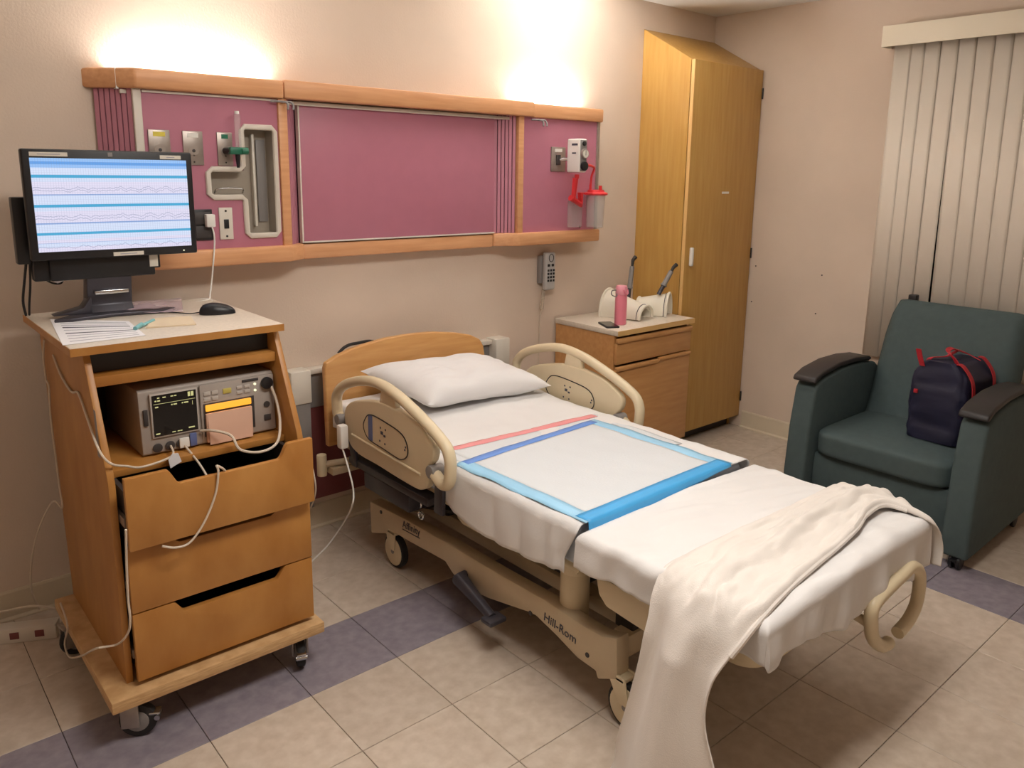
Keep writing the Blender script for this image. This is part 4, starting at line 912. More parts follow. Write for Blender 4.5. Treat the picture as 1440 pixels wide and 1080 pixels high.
B().box((1.30, -0.97, 0.25), (1.34, -0.90, 0.372), 0.004).box((1.86, -0.97, 0.25), (1.90, -0.90, 0.372), 0.004).box((1.40, -1.10, 0.30), (1.80, -1.02, 0.336), 0.006).build('foot_support', 'dark', bed)
# headboard traced from the photo in its own plane
HY = 0.600
hb = [(457, 640), (457, 519), (459, 511), (474, 501), (495, 491), (519, 483), (543, 476), (567, 471.5), (590, 468.5), (611, 467), (640, 468), (662, 471), (675, 477), (680, 486), (682, 500), (684, 570)]
hpts = []
for u, v in hb: p = ony(u, v, HY-0.012); hpts.append((p.x, p.z))
hpts[0] = (hpts[1][0]+0.004, 0.42); hpts[-1] = (hpts[-2][0]-0.004, 0.42)
ho = B().prism(hpts, 'y', HY-0.012, HY+0.018, 0.006, 3).build('headboard', 'head', bed)
for x in (1.35, 1.85): B().box((x-0.02, HY-0.03, 0.30), (x+0.02, HY-0.0125, 0.60), 0.003).box((x-0.02, 0.53, 0.40), (x+0.02, HY-0.013, 0.44), 0.003).build('headboard_bracket', 'dark', ho)
B().tube(cr([ony(476, 497, HY+0.05), ony(485, 488, HY+0.05), ony(500, 483, HY+0.05), ony(530, 482, HY+0.05), (1.55, HY+0.06, 0.70)], 6), 0.007, 8).build('black_hose', 'black', ho)
# side rails
XRL = 1.130
def zs(a, b_): return 460+a/5.4, 520+b_/5.4
arch_px = [(128, 365), (92, 340), (82, 260), (84, 190), (120, 130), (190, 95), (280, 82), (370, 92), (460, 135), (560, 208), (660, 300), (760, 400), (850, 500), (915, 590), (942, 680), (945, 760), (938, 840), (920, 872), (880, 862), (830, 790)]
pan_px = [(160, 300), (205, 240), (300, 228), (420, 240), (540, 292), (690, 393), (800, 525), (836, 610), (824, 690), (795, 735), (790, 870), (745, 905), (690, 890), (560, 815), (400, 715), (270, 640), (200, 560), (166, 430)]
def railp(a, b_, x): p = onx(*zs(a, b_), x); return (p.y, p.z)
arch = [railp(a, b_, XRL) for a, b_ in arch_px]
pan = [railp(a, b_, XRL) for a, b_ in pan_px]
oval = [railp(a, b_, XRL-0.018) for a, b_ in ((300, 352), (325, 342), (365, 355), (450, 405), (535, 462), (580, 510), (605, 570), (612, 630), (598, 668), (565, 682), (530, 670), (440, 610), (345, 550), (310, 520), (285, 470), (275, 410))]
def siderail(s):
    X = (lambda x: x) if s == 0 else mir
    o = -1 if s == 0 else 1          # outward direction
    lo, hi = (XRL-0.016, XRL+0.016) if s == 0 else (mir(XRL+0.016), mir(XRL-0.016))
    sm = [tuple(v)[1:] for v in cr([(0, y, z) for y, z in pan], 3, True)]
    pnl = B().prism(sm, 'x', lo, hi, 0.007, 3).build('side_rail', 'tan', bed)
    P = cr([(X(XRL-0.004), y, z) for y, z in arch], 5)
    B().tube(P, 0.0205, 14, flat=(1.05, 0.95)).build('grab_bar', 'tan', pnl)
    na = railp(455, 160, XRL); nb = railp(495, 285, XRL)
    B().prism([railp(415, 255, XRL), railp(540, 310, XRL), railp(530, 200, XRL), railp(430, 120, XRL)], 'x', lo+0.004, hi-0.004, 0.005).build('neck', 'tan', pnl)
    face = (X(XRL)+0.0165*o)
    ring = cr([(face, y, z) for y, z in oval], 3, True)
    # control panel on both faces of the rail
    for sd in (1, -1):
        fx = X(XRL)+0.0165*o*sd
        cp = B().prism([(v.y, v.z) for v in ring], 'x', min(fx, fx+0.001*o*sd), max(fx, fx+0.001*o*sd)).build('control_panel', 'tan', pnl, smooth=False)
        B().tube([(fx+0.001*o*sd, v.y, v.z) for v in ring], 0.0022, 6, closed=True).build('panel_outline', 'black', cp)
        cy = sum(v.y for v in ring)/len(ring); cz = sum(v.z for v in ring)/len(ring)
        def ctl(a, b_, w_, h_, m, nm):
            y, z = railp(a, b_, XRL-0.018); f0, f1 = fx+0.001*o*sd, fx+0.002*o*sd
            B().box((min(f0, f1), y-w_/2, z-h_/2), (max(f0, f1), y+w_/2, z+h_/2)).build(nm, m, cp, smooth=False)
        if sd == 1:
            ctl(328, 440, 0.030, 0.098, 'bluelab', 'blue_label')
        for a, b_ in ((405, 440), (442, 458), (400, 540), (438, 565), (595, 590), (590, 610)):
            ctl(a, b_, 0.007, 0.007, 'ink', 'button')
        ctl(415, 480, 0.016, 0.012, 'ink', 'button'); ctl(435, 505, 0.012, 0.008, 'ink', 'button')
    r0, r1 = railp(190, 490, XRL-0.016), railp(710, 795, XRL-0.016)
    B().tube([(face, r0[0], r0[1]), (face, r1[0], r1[1])], 0.005, 8).build('ridge', 'tan', pnl)
    j0 = railp(125, 370, XRL); j1 = railp(815, 770, XRL)
    B().cyl((X(XRL-0.03), j0[0], j0[1]), (X(XRL+0.03), j0[0], j0[1]), 0.022, 16, 0.003).cyl((X(XRL-0.022), j1[0], j1[1]), (X(XRL+0.03), j1[0], j1[1]), 0.024, 16, 0.003).build('pivot', 'greypl', pnl)
    e = railp(850, 1060, XRL+0.02)
    B().prism([(j1[0]-0.02, j1[1]), (j1[0]+0.025, j1[1]), (e[0]+0.03, e[1]-0.02), (e[0]-0.02, e[1]-0.02)], 'x', min(X(XRL+0.018), X(XRL+0.034)), max(X(XRL+0.018), X(XRL+0.034)), 0.003).build('swing_arm', 'gunm', pnl)
    B().prism([(j0[0]-0.02, j0[1]), (j0[0]+0.02, j0[1]), (j0[0]-0.02, 0.40), (j0[0]-0.06, 0.40)], 'x', min(X(XRL+0.018), X(XRL+0.034)), max(X(XRL+0.018), X(XRL+0.034)), 0.003).build('swing_arm', 'gunm', pnl)
    xs = sorted((X(XRL+0.022), X(1.245)))
    B().box((xs[0], -0.14, 0.40), (xs[1], 0.42, 0.43), 0.004).box((xs[0], -0.02, 0.335), (xs[1], 0.30, 0.40), 0.006).build('rail_mount', 'gunm', pnl)
    return pnl
siderail(0); siderail(1)
# springs / screws below left rail
for u, v in ((589, 709), (592, 725)):
    p = onx(u, v, 1.20); B().tube([(1.20, p.y+0.014*math.cos(k*math.pi/5), p.z+0.014*math.sin(k*math.pi/5)) for k in range(10)], 0.004, 6, closed=True).build('hook_ring', 'chrome', bed)
# rear bumper roller at the head end
p = onx(455, 660, 1.06)
rb = B().cyl((1.075, 0.50, 0.34), (1.075, 0.50, 0.43), 0.020, 16, 0.003).build('bumper_roller', 'tan', bed)
B().tube([(1.075, 0.50, 0.385), (1.16, 0.47, 0.39), (1.24, 0.44, 0.39)], 0.014, 10).box((1.10, 0.455, 0.345), (1.30, 0.53, 0.375), 0.004).build('bumper_arm', 'tanframe', rb)
# foot end grips, one seen at the right corner
GY = -1.485
gp = [(1238, 893), (1250, 903), (1240, 908), (1228, 898), (1225, 880), (1226, 858), (1234, 843), (1252, 824), (1270, 807), (1281, 797), (1291, 802), (1293, 820), (1288, 850), (1276, 874), (1262, 890)]
def grip(f):
    P = []
    for u, v in gp: q = ony(u, v, GY); P.append((f(q.x), q.y, q.z))
    g = B().tube(cr(P[1:], 4), 0.0185, 12).build('foot_grip', 'tan', bed)
    a = ony(1226, 880, GY); c_ = ony(1285, 830, GY)
    B().tube([(f(a.x), GY, a.z), (f(a.x)-0.02*(1 if f(1) == 1 else -1), -1.40, a.z+0.03), (f(a.x)-0.06*(1 if f(1) == 1 else -1), -1.28, 0.39)], 0.013, 10).build('grip_bracket', 'tanframe', g)
    return g
grip(lambda x: x)

# mattresses
def drape(x0, x1, y0, y1, zf, r, sk, nx, ny, wr_=None):
    """cloth over a box: sk = skirt lengths (left, right, front(y0), back(y1)), may be functions of position"""
    L_ = r*math.pi/2
    def prof(s):
        # s measured from the flat edge outward (>0) -> (outward offset, drop)
        if s <= 0: return s, 0.0
        if s < L_: a = s/r; return r*math.sin(a), r*(1-math.cos(a))
        return r, r+(s-L_)
    fx0, fx1, fy0, fy1 = x0+r, x1-r, y0+(r if sk[2] else 0), y1-(r if sk[3] else 0)
    def fn(u, v):
        su = u; sv = v
        # parametrise with extra samples on the skirts
        kl, kr = sk[0], sk[1]
        a = -kl+(fx1-fx0+kl+kr)*su; b_ = -sk[2]+(fy1-fy0+sk[2]+sk[3])*sv
        if a < 0: ox, dx = prof(-a); x = fx0-ox
        elif a > fx1-fx0: ox, dx = prof(a-(fx1-fx0)); x = fx1+ox
        else: x = fx0+a; dx = 0
        if b_ < 0: oy, dy = prof(-b_); y = fy0-oy
        elif b_ > fy1-fy0: oy, dy = prof(b_-(fy1-fy0)); y = fy1+oy
        else: y = fy0+b_; dy = 0
        dr_ = max(dx, dy)
        p = Vector((x, y, zf(x, y)-dr_))
        if wr_: p = wr_(p, dx, dy)
        return p
    return B().grid(fn, nx, ny)
MTOP = 0.590
def mz(x, y):
    t = max(0.0, min(1.0, (y-0.0)/0.45)); return MTOP+0.028*t*t*(3-2*t)
b = B(); b.prism([(0.555, 0.447), (0.555, 0.60), (0.30, 0.585), (0.0, 0.575), (-0.845, 0.575), (-0.850, 0.447)], 'x', 1.19, 2.005, 0.018, 3)
b.build('seat_mattress', 'mattress', bed)
b = B(); b.prism(rrect(1.175, -1.455, 2.025, -0.885, 0.09, 6), 'z', 0.463, 0.556, 0.018, 3); b.build('foot_mattress', 'mattress', bed)
def wr_up(p, dx, dy):
    q = p.copy()
    hang = max(0, dx-0.02)
    q.z += 0.004*nz((p.x*6, p.y*6, 1))+0.0025*nz((p.x*15, p.y*15, 4))+0.004*max(0, nz((p.x*3, p.y*16+p.x*5, 13)))
    s_ = -1 if p.x < BC else 1
    if hang > 0:
        fold = 0.010*math.sin(p.y*21+3*nz((p.y*3, 0, 0)))*min(1, hang/0.08)+0.006*nz((p.y*14, p.z*5, 2))
        q.x += s_*(0.004+abs(fold)*0.9)
        if s_ < 0:
            q.z += 0.055*max(0, min(1, (p.y+0.28)/0.1))*min(1, hang/0.12)    # tucked under the rail
            q.z += -0.012*math.sin(p.y*9)*min(1, hang/0.12)
    # loose corner at the foot end of the left side
    if p.y < -0.78 and hang > 0: q.y += 0.045*min(1, hang/0.1)*min(1, (-0.78-p.y)/0.06)
    return q
sh = drape(1.172, 2.022, -0.862, 0.555, mz, 0.022, (0.185, 0.12, 0, 0), 90, 130, wr_up).build('bed_sheet', 'sheet', ang=75, solid=0.0022)
recenter(sh, (BC, -0.15, 0.40)); tag(sh, 'white sheet spread over the head and seat part of the bed mattress', 'sheet')
def wr_ft(p, dx, dy):
    q = p.copy(); d = max(dx, dy); hang = max(0, d-0.03)
    k = (p.x-1.6)*0.75+(p.y+1.15)
    q.z += 0.004*nz((p.x*5, p.y*9, 7))
    # creases radiating from the left edge
    cr_ = max(0, 1-abs((p.y+1.02)/0.16))*max(0, min(1, (p.x-1.28)/0.15))*max(0, min(1, (1.78-p.x)/0.2))
    wv = nz((p.x*3.2+0.6*p.y, (p.y*1.0+p.x*0.25)*26+1.5*nz((p.x*3, p.y*5, 3)), 4))
    q.z += 0.008*cr_*max(0, wv-0.02)*2 + 0.010*max(0, nz((p.x*4, (p.y+0.3*p.x)*18, 9)))+0.009*max(0, nz((p.x*2.2-p.y*3, (p.y+0.35*p.x)*11, 21)))
    if p.y < -1.36: q.z += 0.016*max(0, nz((p.x*8, p.y*12, 11)))*min(1, (-1.36-p.y)/0.05)
    if dy > 0.02 and p.y < -1.3:
        t_ = max(0, min(1, (p.x-1.22)/0.30)); q.z -= 0.045*t_*t_*(3-2*t_)*min(1, (dy-0.02)/0.09)
    if hang > 0:
        sx_ = -1 if p.x < BC else 1
        w_ = 0.013*nz((p.x*13, p.y*13, p.z*5))*min(1, hang/0.05)
        if dx >= dy: q.x += sx_*w_
        else:
            q.y -= abs(w_)*1.3+0.006*math.sin(p.x*34)*min(1, hang/0.05); q.z += 0.012*math.sin(p.x*15)*min(1, hang/0.09)
    return q
fs = drape(1.158, 2.040, -1.475, -0.866, lambda x, y: 0.578-0.006*(abs((x-1.6)/0.44)**3), 0.026, (0.115, 0.115, 0.118, 0.10), 150, 120, wr_ft).build('foot_sheet', 'sheet', ang=75, solid=0.0022)
recenter(fs, (BC, -1.18, 0.42)); tag(fs, 'white fitted sheet over the separate foot section of the bed', 'sheet')

# pillow
def pillow(corners, th, name, label):
    TL, TR, BR, BL = [Vector(c) for c in corners]
    nrm = ((TR-TL).cross(BL-TL)).normalized()
    if nrm.z < 0: nrm = -nrm
    def surf(sgn):
        def fn(u, v):
            a, b_ = 2*u-1, 2*v-1
            # pinch edges towards the middle so the corners stick out
            pu = u+(0.5-u)*0.10*(1-b_*b_)*0+0; pv = v
            pin = 0.045
            uu = 0.5+0.5*a*(1-pin*(1-b_*b_)); vv = 0.5+0.5*b_*(1-pin*2.0*(1-a*a))
            p = TL*(1-uu)*(1-vv)+TR*uu*(1-vv)+BR*uu*vv+BL*(1-uu)*vv
            h = ((1-a**4)*(1-b_**4))**0.55
            wrk = 0.016*nz((u*4, v*4, 5*sgn))*h+0.013*max(0, nz((u*6+v*5, v*9, 3)))*h+0.018*max(0, nz((u*5, v*22+u*4, 6)))*math.exp(-((u-0.15)/0.25)**2)*h
            return p+nrm*sgn*(th*0.5*h*(1.0 if sgn > 0 else 0.75))+nrm*wrk
        return fn
    b = B().grid(surf(1), 48, 36); b.grid(surf(-1), 48, 36)
    bmesh.ops.remove_doubles(b.bm, verts=b.bm.verts, dist=0.0008); bmesh.ops.recalc_face_normals(b.bm, faces=b.bm.faces)
    o = b.build(name, 'pillowc', ang=80); recenter(o, ((TL+TR+BR+BL)/4).xy.to_3d()+Vector((0, 0, min(TL.z, BL.z, BR.z)))); return tag(o, label, 'pillow')
pillow(((1.290, 0.548, 0.735), (1.955, 0.545, 0.690), (2.005, 0.135, 0.640), (1.385, 0.175, 0.655)), 0.145, 'pillow', 'white pillow propped against the maple headboard of the bed')

# disposable pads
def pad(name, label, C, zoff, borders, wds, inner, hang=0):
    c = [Vector(q) for q in C]          # BL, BR, FR, FL (back = head side)
    ctr = sum(c, Vector((0, 0, 0)))/4
    t = thing(name, label, 'bed pad', (ctr.x, ctr.y, MTOP))
    def P(u, v):
        p = c[0]*(1-u)*(1-v)+c[1]*u*(1-v)+c[2]*u*v+c[3]*(1-u)*v
        wob = 0.006*nz((u*5, v*5, 9)) if (u in (0, 1) or v in (0, 1)) else 0
        p = p+Vector((wob*0.8, wob*0.6, 0))
        z = mz(p.x, max(p.y, -0.86))+zoff+0.0015*nz((p.x*14, p.y*14, 6))+0.0022*max(0, nz((p.x*7, p.y*7, 8)))
        z += 0.0025*math.sin(p.y*26+p.x*6)*0.5
        d_ = max(0.0, 1.194-p.x, p.x-2.0); z -= 0.022-math.sqrt(max(0.0, 0.022**2-min(d_, 0.0215)**2))
        ed = min(u, 1-u, v)/0.03; z -= 0.0018*(1-min(1.0, ed))
        p.z = z; return p
    b = B().grid(lambda u, v: P(wds[0]+(1-wds[0]-wds[1])*u, wds[2]+(1-wds[2]-wds[3])*v), 40, 40); b.build('fleece', inner, t, solid=0.0015, ang=80)
    # strips: left, right, back, front
    for nm, m, (u0, u1, v0, v1) in (('left_border', borders[0], (0, wds[0], 0, 1)), ('right_border', borders[1], (1-wds[1], 1, 0, 1)), ('head_border', borders[2], (wds[0]*0.5, 1-wds[1]*0.5, 0, wds[2])), ('foot_border', borders[3], (wds[0]*0.2, 1-wds[1]*0.2, 1-wds[3], 1))):
        up = 0.0012 if nm.startswith(('head', 'foot')) else 0.0004
        B().grid(lambda a, b_, u0=u0, u1=u1, v0=v0, v1=v1, up=up: P(u0+(u1-u0)*a, v0+(v1-v0)*b_)+Vector((0, 0, up)), 4 if nm in ('left_border', 'right_border') else 40, 40 if nm in ('left_border', 'right_border') else 4).build('border_strip', m, t, solid=0.0012, ang=80)
    if hang:
        def HG(a, b_):
            p = P(wds[0]*0.2+(1-(wds[0]+wds[1])*0.2)*a, 1.0)
            k = b_*hang*(1-0.75*a)
            return p+Vector((0, -0.004*math.sin(b_*math.pi/2), 0.001-k))
        B().grid(HG, 40, 5).build('hanging_edge', borders[3], t, solid=0.0012, ang=80)
    return t
zq = MTOP+0.006
def q_(u, v): p = onz(u, v, zq); return (p.x, p.y, zq)
pad('underpad', 'white bed pad with a pink edge showing beyond the blue pad', (q_(612, 632), q_(836, 581), (1.955, -0.62, zq), (1.195, -0.62, zq)), 0.0045, ('padw', 'padw', 'padpink', 'padw'), (0.05, 0.05, 0.085, 0.05), 'padw')
pad('underpad', 'square white absorbent pad with blue borders in the middle of the bed', (q_(640, 652), q_(836, 589), q_(1030, 652), q_(824, 736)), 0.0085, ('padcyan', 'padcyan', 'padroyal', 'padblue'), (0.072, 0.078, 0.066, 0.085), 'padw', 0.045)

# blanket thrown across the foot of the bed, falling to the floor on the left
rows = [
 [(2.090, -1.190, 0.43), (2.095, -1.29, 0.425), (2.090, -1.42, 0.42), (2.050, -1.505, 0.43)],
 [(2.085, -1.182, 0.51), (2.090, -1.28, 0.515), (2.088, -1.40, 0.515), (2.045, -1.505, 0.50)],
 [(2.050, -1.172, 0.580), (2.055, -1.27, 0.590), (2.050, -1.37, 0.592), (2.015, -1.480, 0.572)],
 [(1.975, -1.168, 0.583), (1.98, -1.23, 0.600), (1.985, -1.30, 0.604), (1.985, -1.365, 0.594)],
 [(1.86, -1.167, 0.583), (1.86, -1.23, 0.602), (1.86, -1.30, 0.594), (1.865, -1.358, 0.597)],
 [(1.740, -1.165, 0.582), (1.745, -1.24, 0.602), (1.745, -1.31, 0.590), (1.750, -1.383, 0.595)],
 [(1.600, -1.160, 0.582), (1.605, -1.235, 0.598), (1.605, -1.32, 0.592), (1.605, -1.400, 0.590)],
 [(1.450, -1.157, 0.582), (1.455, -1.235, 0.600), (1.46, -1.33, 0.592), (1.470, -1.412, 0.588)],
 [(1.310, -1.157, 0.582), (1.305, -1.24, 0.598), (1.305, -1.345, 0.594), (1.310, -1.430, 0.586)],
 [(1.195, -1.157, 0.578), (1.185, -1.245, 0.590), (1.18, -1.345, 0.588), (1.180, -1.445, 0.572)],
 [(1.140, -1.168, 0.545), (1.122, -1.25, 0.548), (1.112, -1.345, 0.545), (1.118, -1.435, 0.525)],
 [(1.120, -1.178, 0.47), (1.096, -1.25, 0.46), (1.082, -1.33, 0.455), (1.098, -1.400, 0.43)],
 [(1.108, -1.170, 0.36), (1.070, -1.245, 0.345), (1.062, -1.33, 0.34), (1.085, -1.398, 0.33)],
 [(1.096, -1.148, 0.24), (1.045, -1.24, 0.23), (1.045, -1.35, 0.225), (1.072, -1.445, 0.225)],
 [(1.085, -1.122, 0.12), (1.022, -1.24, 0.11), (1.030, -1.37, 0.11), (1.060, -1.480, 0.115)],
 [(1.078, -1.112, 0.035), (1.005, -1.24, 0.03), (1.018, -1.38, 0.03), (1.050, -1.505, 0.035)],
 [(1.05, -1.105, 0.006), (0.965, -1.24, 0.006), (0.98, -1.37, 0.006), (1.025, -1.465, 0.006)],
 [(1.00, -1.10, 0.006), (0.92, -1.235, 0.006), (0.935, -1.38, 0.006), (0.99, -1.475, 0.006)]]
nr = len(rows)
def cspl(P, t):
    k = len(P); x = t*(k-1); i = min(int(x), k-2); f_ = x-i
    g = lambda j: Vector(P[max(0, min(k-1, j))])
    p0, p1, p2, p3 = g(i-1), g(i), g(i+1), g(i+2)
    return 0.5*((2*p1)+(p2-p0)*f_+(2*p0-5*p1+4*p2-p3)*f_*f_+(3*p1-p0-3*p2+p3)*f_**3)
def blk(u, v):
    p = cspl([cspl(r_, v) for r_ in rows], u)
    on = max(0, min(1, (p.z-0.53)/0.04))        # lying on the bed
    hang = (1-on)*max(0, min(1, (p.z-0.02)/0.1))
    q = p.copy()
    if p.x < 1.3:
        q.x += -hang*(0.034*(0.5+0.5*math.sin(v*10.5+0.8+u*3.0+1.2*nz((u*5, v*2, 4)))))*min(1, (0.56-p.z)/0.12 if p.z < 0.56 else 0)
        q.x += hang*0.006*nz((v*7, u*6, 1))
    else: q.x += hang*0.008*math.sin(v*14)
    e = math.sin(math.pi*v)**0.5
    wv = v+0.16*nz((u*8, v*2, 0))+0.06*nz((u*24, v*3, 5))
    ridge = 0.022*max(0, math.sin(wv*15.0))**1.5*(0.35+0.65*v) + 0.022*max(0, nz((u*12, wv*9, 3))) + 0.006*nz((u*40, v*12, 8)) + 0.012*max(0, (v-0.8)/0.2)
    q.z += on*e*(ridge+0.003)
    return q
bl = B().grid(blk, 200, 60).build('blanket', 'blanket', ang=80, solid=0.004)
md = bl.modifiers['thickness']; md.offset = 1.0
# rolled hem along the foot-side edge
HP = [blk(k/120, 1.0) for k in range(18, 74)]
B().tube([p+Vector((0, 0.0, 0.003)) for p in HP], 0.0075, 8).build('rolled_hem', 'blanket', bl)
org_b = Vector((1.5, -1.3, 0.0)); bl.data.transform(Matrix.Translation(-org_b)); bl.location = org_b
for ch in bl.children: ch.data.transform(Matrix.Translation(-org_b))
tag(bl, 'rumpled white blanket thrown across the foot of the bed and trailing to the floor', 'blanket')

# call cord from the left rail
cl = thing('call_cord', 'white call cord clipped to the left side rail and hanging to the floor', 'cord', (1.10, 0.43, 0.0))
p = onx(484, 607, 1.085)
B().box((1.06, p.y-0.018, p.z-0.065), (1.095, p.y+0.018, p.z+0.03), 0.008).build('clip', 'white', cl)
B().tube(cr([(1.075, p.y, p.z-0.065), onx(489, 655, 1.075), onx(497, 690, 1.07), onx(494, 715, 1.06), onz(480, 740, 0.06), onz(460, 768, 0.005), onz(436, 792, 0.004), onz(418, 815, 0.004)], 6), 0.0034, 7).build('cord', 'white', cl)
B().tube(cr([onx(434, 640, 0.99), onx(441, 665, 0.99), onx(444, 690, 0.99), onx(438, 712, 0.99), onx(430, 725, 0.99)], 6), 0.003, 7).build('tail', 'cable', cl)

# ------------------------------------------------------------------ recliner
rc = thing('recliner', 'dark teal fabric recliner armchair with black arm pads in front of the window', 'armchair', (3.35, -0.88, 0.0))
YA0, YA1 = -0.575, -1.190          # inner faces of the arms
def arm(y0, y1):
    pr_ = [(2.958, 0.055), (2.952, 0.20), (2.968, 0.42), (2.998, 0.60), (3.02, 0.630), (3.10, 0.652), (3.25, 0.672), (3.45, 0.672), (3.58, 0.655), (3.66, 0.60), (3.70, 0.40), (3.70, 0.10), (3.62, 0.075), (3.05, 0.055)]
    a = B().prism(pr_, 'y', min(y0, y1), max(y0, y1), 0.016, 3).build('arm', 'teal', rc)
    top = [(2.975, 0.640), (2.985, 0.662), (3.05, 0.686), (3.20, 0.707), (3.36, 0.708), (3.50, 0.695), (3.53, 0.680), (3.50, 0.672), (3.36, 0.684), (3.20, 0.682), (3.05, 0.662), (2.99, 0.636)]
    B().prism(top, 'y', min(y0, y1)-0.004, max(y0, y1)+0.004, 0.008, 3).build('arm_pad', 'armblk', a)
arm(-0.470, YA0); arm(YA1, YA1-0.105)
def cushion(name, x0, x1, y0, y1, z0, z1, bulge, m='teal', rot=None, piv=None, r=0.035):
    b = B(); t = bmesh.new(); bmesh.ops.create_cube(t, size=1.0); bmesh.ops.subdivide_edges(t, edges=t.edges, cuts=11, use_grid_fill=True)
    for v in t.verts:
        x, y, z = v.co*2
        d = Vector((x, y, z)); n8 = (abs(x)**8+abs(y)**8+abs(z)**8)**(1/8.0)
        q = d/n8
        f = (1-min(1, x*x))*(1-min(1, y*y))
        cx, cy, cz = (x0+x1)/2, (y0+y1)/2, (z0+z1)/2
        v.co = Vector((cx+q.x*(x1-x0)/2, cy+q.y*abs(y1-y0)/2, cz+q.z*(z1-z0)/2+(bulge*f if z > 0 else 0)))
    if rot: bmesh.ops.rotate(t, verts=t.verts, cent=Vector(piv), matrix=rot)
    bmesh.ops.recalc_face_normals(t, faces=t.faces)
    b._merge(t); return b.build(name, m, rc, ang=60)
cushion('seat_cushion', 2.985, 3.62, YA1+0.002, YA0-0.002, 0.300, 0.425, 0.012)
B().prism([(3.03, 0.10), (3.02, 0.22), (3.03, 0.305), (3.10, 0.305), (3.10, 0.10)], 'y', YA1+0.003, YA0-0.003, 0.01).build('front_panel', 'teal', rc)
B().box((3.08, YA1+0.003, 0.09), (3.66, YA0-0.003, 0.30), 0.01).build('base_frame', 'devdark', rc)
bk = [(3.47, 0.40), (3.50, 0.46), (3.585, 0.72), (3.655, 0.90), (3.685, 0.945), (3.72, 0.965), (3.765, 0.955), (3.780, 0.92), (3.74, 0.72), (3.68, 0.45), (3.66, 0.36), (3.52, 0.36)]
# backrest with rounded upper corners
def backrest():
    prof = [Vector((0, x, z)) for x, z in bk]; P = cr(prof, 3, True)
    y0, y1 = YA1+0.004, YA0-0.004; n = 22; t = bmesh.new(); rings = []
    for k in range(n+1):
        s = k/n; e = abs(2*s-1); y = y0+(y1-y0)*s
        edge = max(0.0, (e-0.86)/0.14); sh_ = 1-0.35*edge**2
        ring = []
        for v in P:
            x, z = v.y, v.z
            cxm = 3.50+(z-0.36)*0.37+0.05
            x2 = cxm+(x-cxm)*sh_; z2 = z-(0.05*edge**2.2 if z > 0.85 else 0.0)*((z-0.80)/0.16 if z > 0.80 else 0)
            ring.append(t.verts.new((x2-0.012*(1-e*e), y, z2)))
        rings.append(ring)
    k = len(P)
    for a in range(n):
        for j in range(k): t.faces.new((rings[a][j], rings[a][(j+1) % k], rings[a+1][(j+1) % k], rings[a+1][j]))
    t.faces.new(rings[0][::-1]); t.faces.new(rings[-1]); bmesh.ops.recalc_face_normals(t, faces=t.faces)
    b = B(); b._merge(t); return b.build('backrest', 'teal', rc, ang=60)
backrest()
B().box((3.76, -0.66, 0.90), (3.80, -0.62, 0.985), 0.006).build('push_handle', 'black', rc)
for x, y in ((2.995, -1.245), (2.995, -0.52), (3.62, -1.245), (3.62, -0.52)):
    w1 = B().cyl((x, y-0.022, 0.032), (x, y-0.006, 0.032), 0.032, 18, 0.004).cyl((x, y+0.006, 0.032), (x, y+0.022, 0.032), 0.032, 18, 0.004).build('caster_wheel', 'black', rc)
    B().box((x-0.026, y-0.005, 0.03), (x+0.02, y+0.005, 0.066), 0.003).cyl((x, y, 0.05), (x, y, 0.085), 0.010, 10).box((x-0.048, y-0.012, 0.044), (x-0.02, y+0.012, 0.052), 0.003).build('caster_housing', 'black', w1)

# ------------------------------------------------------------------ duffel bag on the seat
SZ = 0.4375
dg_ = thing('duffel_bag', 'navy nylon travel bag with red straps sitting on the recliner', 'bag', (3.37, -1.02, SZ))
gx0, gx1, gy0, gy1, gh = 3.195, 3.56, -1.130, -0.900, 0.345
def bagf(u, v):
    a = 2*math.pi*u; c, s = math.cos(a), math.sin(a); e = 0.28
    px_ = abs(c)**e*(1 if c >= 0 else -1); py_ = abs(s)**e*(1 if s >= 0 else -1)
    z = v*gh
    t = 1.0-0.45*max(0, (v-0.80)/0.20)**1.8           # sides close to a ridge at the zip
    bul = 1+0.05*math.sin(math.pi*min(1, v*1.1))
    cx, cy = (gx0+gx1)/2, (gy0+gy1)/2
    x = cx+px_*(gx1-gx0)/2*(1-0.05*v)*bul; y = cy+py_*(gy1-gy0)/2*t*bul
    w_ = 0.010*nz((u*11, v*6, 2))+0.006*nz((u*24, v*13, 5))
    zz = SZ+z+0.016*(abs(px_)-0.5)*v-0.020*v*max(0, px_)
    return Vector((x+w_*c, y+w_*s, zz))
b = B().grid(bagf, 61, 26)
bmesh.ops.remove_doubles(b.bm, verts=b.bm.verts, dist=0.0005)
es = [e for e in b.bm.edges if len(e.link_faces) == 1]
bmesh.ops.holes_fill(b.bm, edges=es, sides=0)
bmesh.ops.recalc_face_normals(b.bm, faces=b.bm.faces)
body = b.build('body', 'navy', dg_, ang=70)
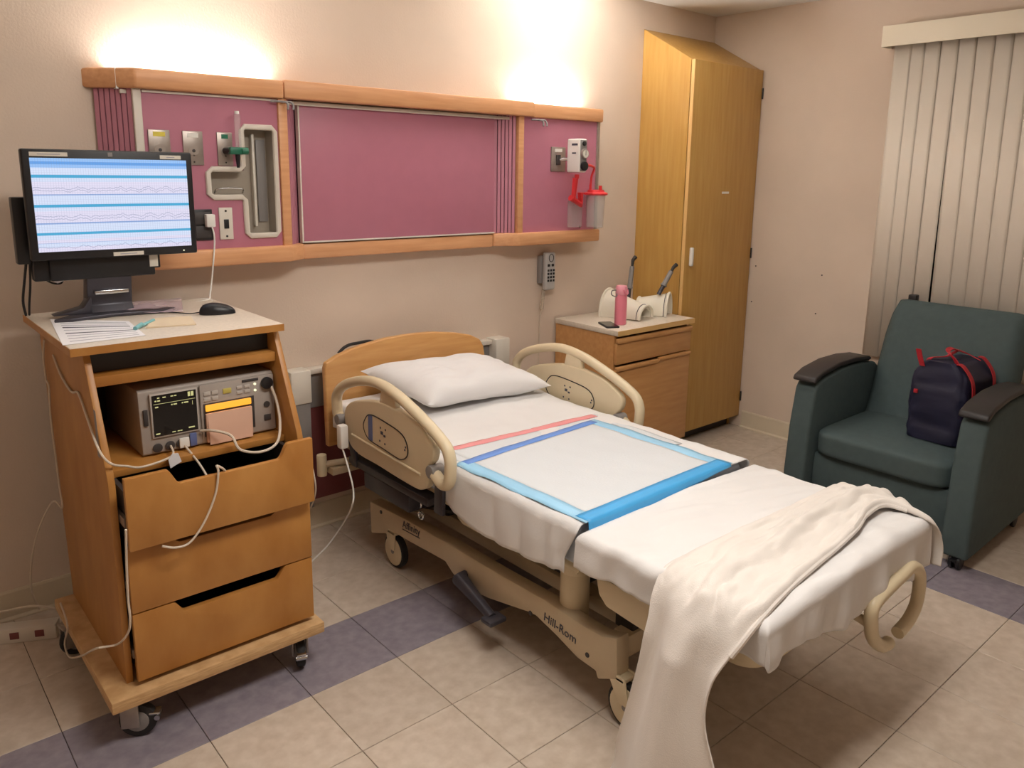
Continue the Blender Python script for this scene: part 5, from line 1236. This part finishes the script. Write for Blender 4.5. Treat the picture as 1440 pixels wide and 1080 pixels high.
def ribbon(P, wdir, w_, th, name, parent, m='red'):
    b = B(); wd_ = Vector(wdir).normalized()
    t = bmesh.new(); P = [Vector(p) for p in P]; rows_ = []
    for i, p in enumerate(P):
        d = (P[min(i+1, len(P)-1)]-P[max(i-1, 0)]).normalized(); n = d.cross(wd_).normalized()
        rows_.append([t.verts.new(p+wd_*s*w_/2+n*q*th/2) for s, q in ((-1, -1), (1, -1), (1, 1), (-1, 1))])
    for i in range(len(P)-1):
        for j in range(4): t.faces.new((rows_[i][j], rows_[i][(j+1) % 4], rows_[i+1][(j+1) % 4], rows_[i+1][j]))
    t.faces.new(rows_[0][::-1]); t.faces.new(rows_[-1]); bmesh.ops.recalc_face_normals(t, faces=t.faces)
    b._merge(t); return b.build(name, m, parent)
for sx in (3.232, 3.47):
    P = [(sx, gy0-0.014, SZ+0.01), (sx, gy0-0.022, SZ+0.10), (sx, gy0-0.022, SZ+0.215), (sx, gy0-0.010, SZ+0.290), (sx, gy0+0.030, SZ+0.345), (sx, gy0+0.055, SZ+0.352)]
    ribbon(cr(P, 4), (1, 0, 0), 0.030, 0.003, 'strap', dg_)
cyb = (gy0+gy1)/2
ribbon(cr([(3.245, gy0+0.055, SZ+0.338), (3.235, gy0+0.07, SZ+0.370), (3.245, cyb-0.01, SZ+0.398), (3.31, cyb, SZ+0.400), (3.40, cyb+0.005, SZ+0.378), (3.46, cyb-0.01, SZ+0.36), (3.47, gy0+0.055, SZ+0.338)], 6), (0.2, 1, 0.3), 0.022, 0.004, 'handle', dg_)
ribbon(cr([(3.245, gy1-0.05, SZ+0.338), (3.25, gy1-0.06, SZ+0.358), (3.31, cyb+0.02, SZ+0.360), (3.38, cyb+0.01, SZ+0.372), (3.45, cyb+0.02, SZ+0.368), (3.48, gy1-0.05, SZ+0.338)], 6), (0.2, 1, -0.3), 0.022, 0.004, 'handle', dg_)
ribbon(cr([(gx0+0.006, gy1-0.045, SZ+0.325), (gx0-0.004, gy1-0.035, SZ+0.365), (gx0-0.012, gy1-0.028, SZ+0.400)], 4), (0, 1, 0), 0.022, 0.003, 'pull_tab', dg_)
B().box((gx0-0.016, -0.945, SZ+0.205), (gx0-0.006, -0.928, SZ+0.222), 0.002).build('logo_patch', 'red', body)
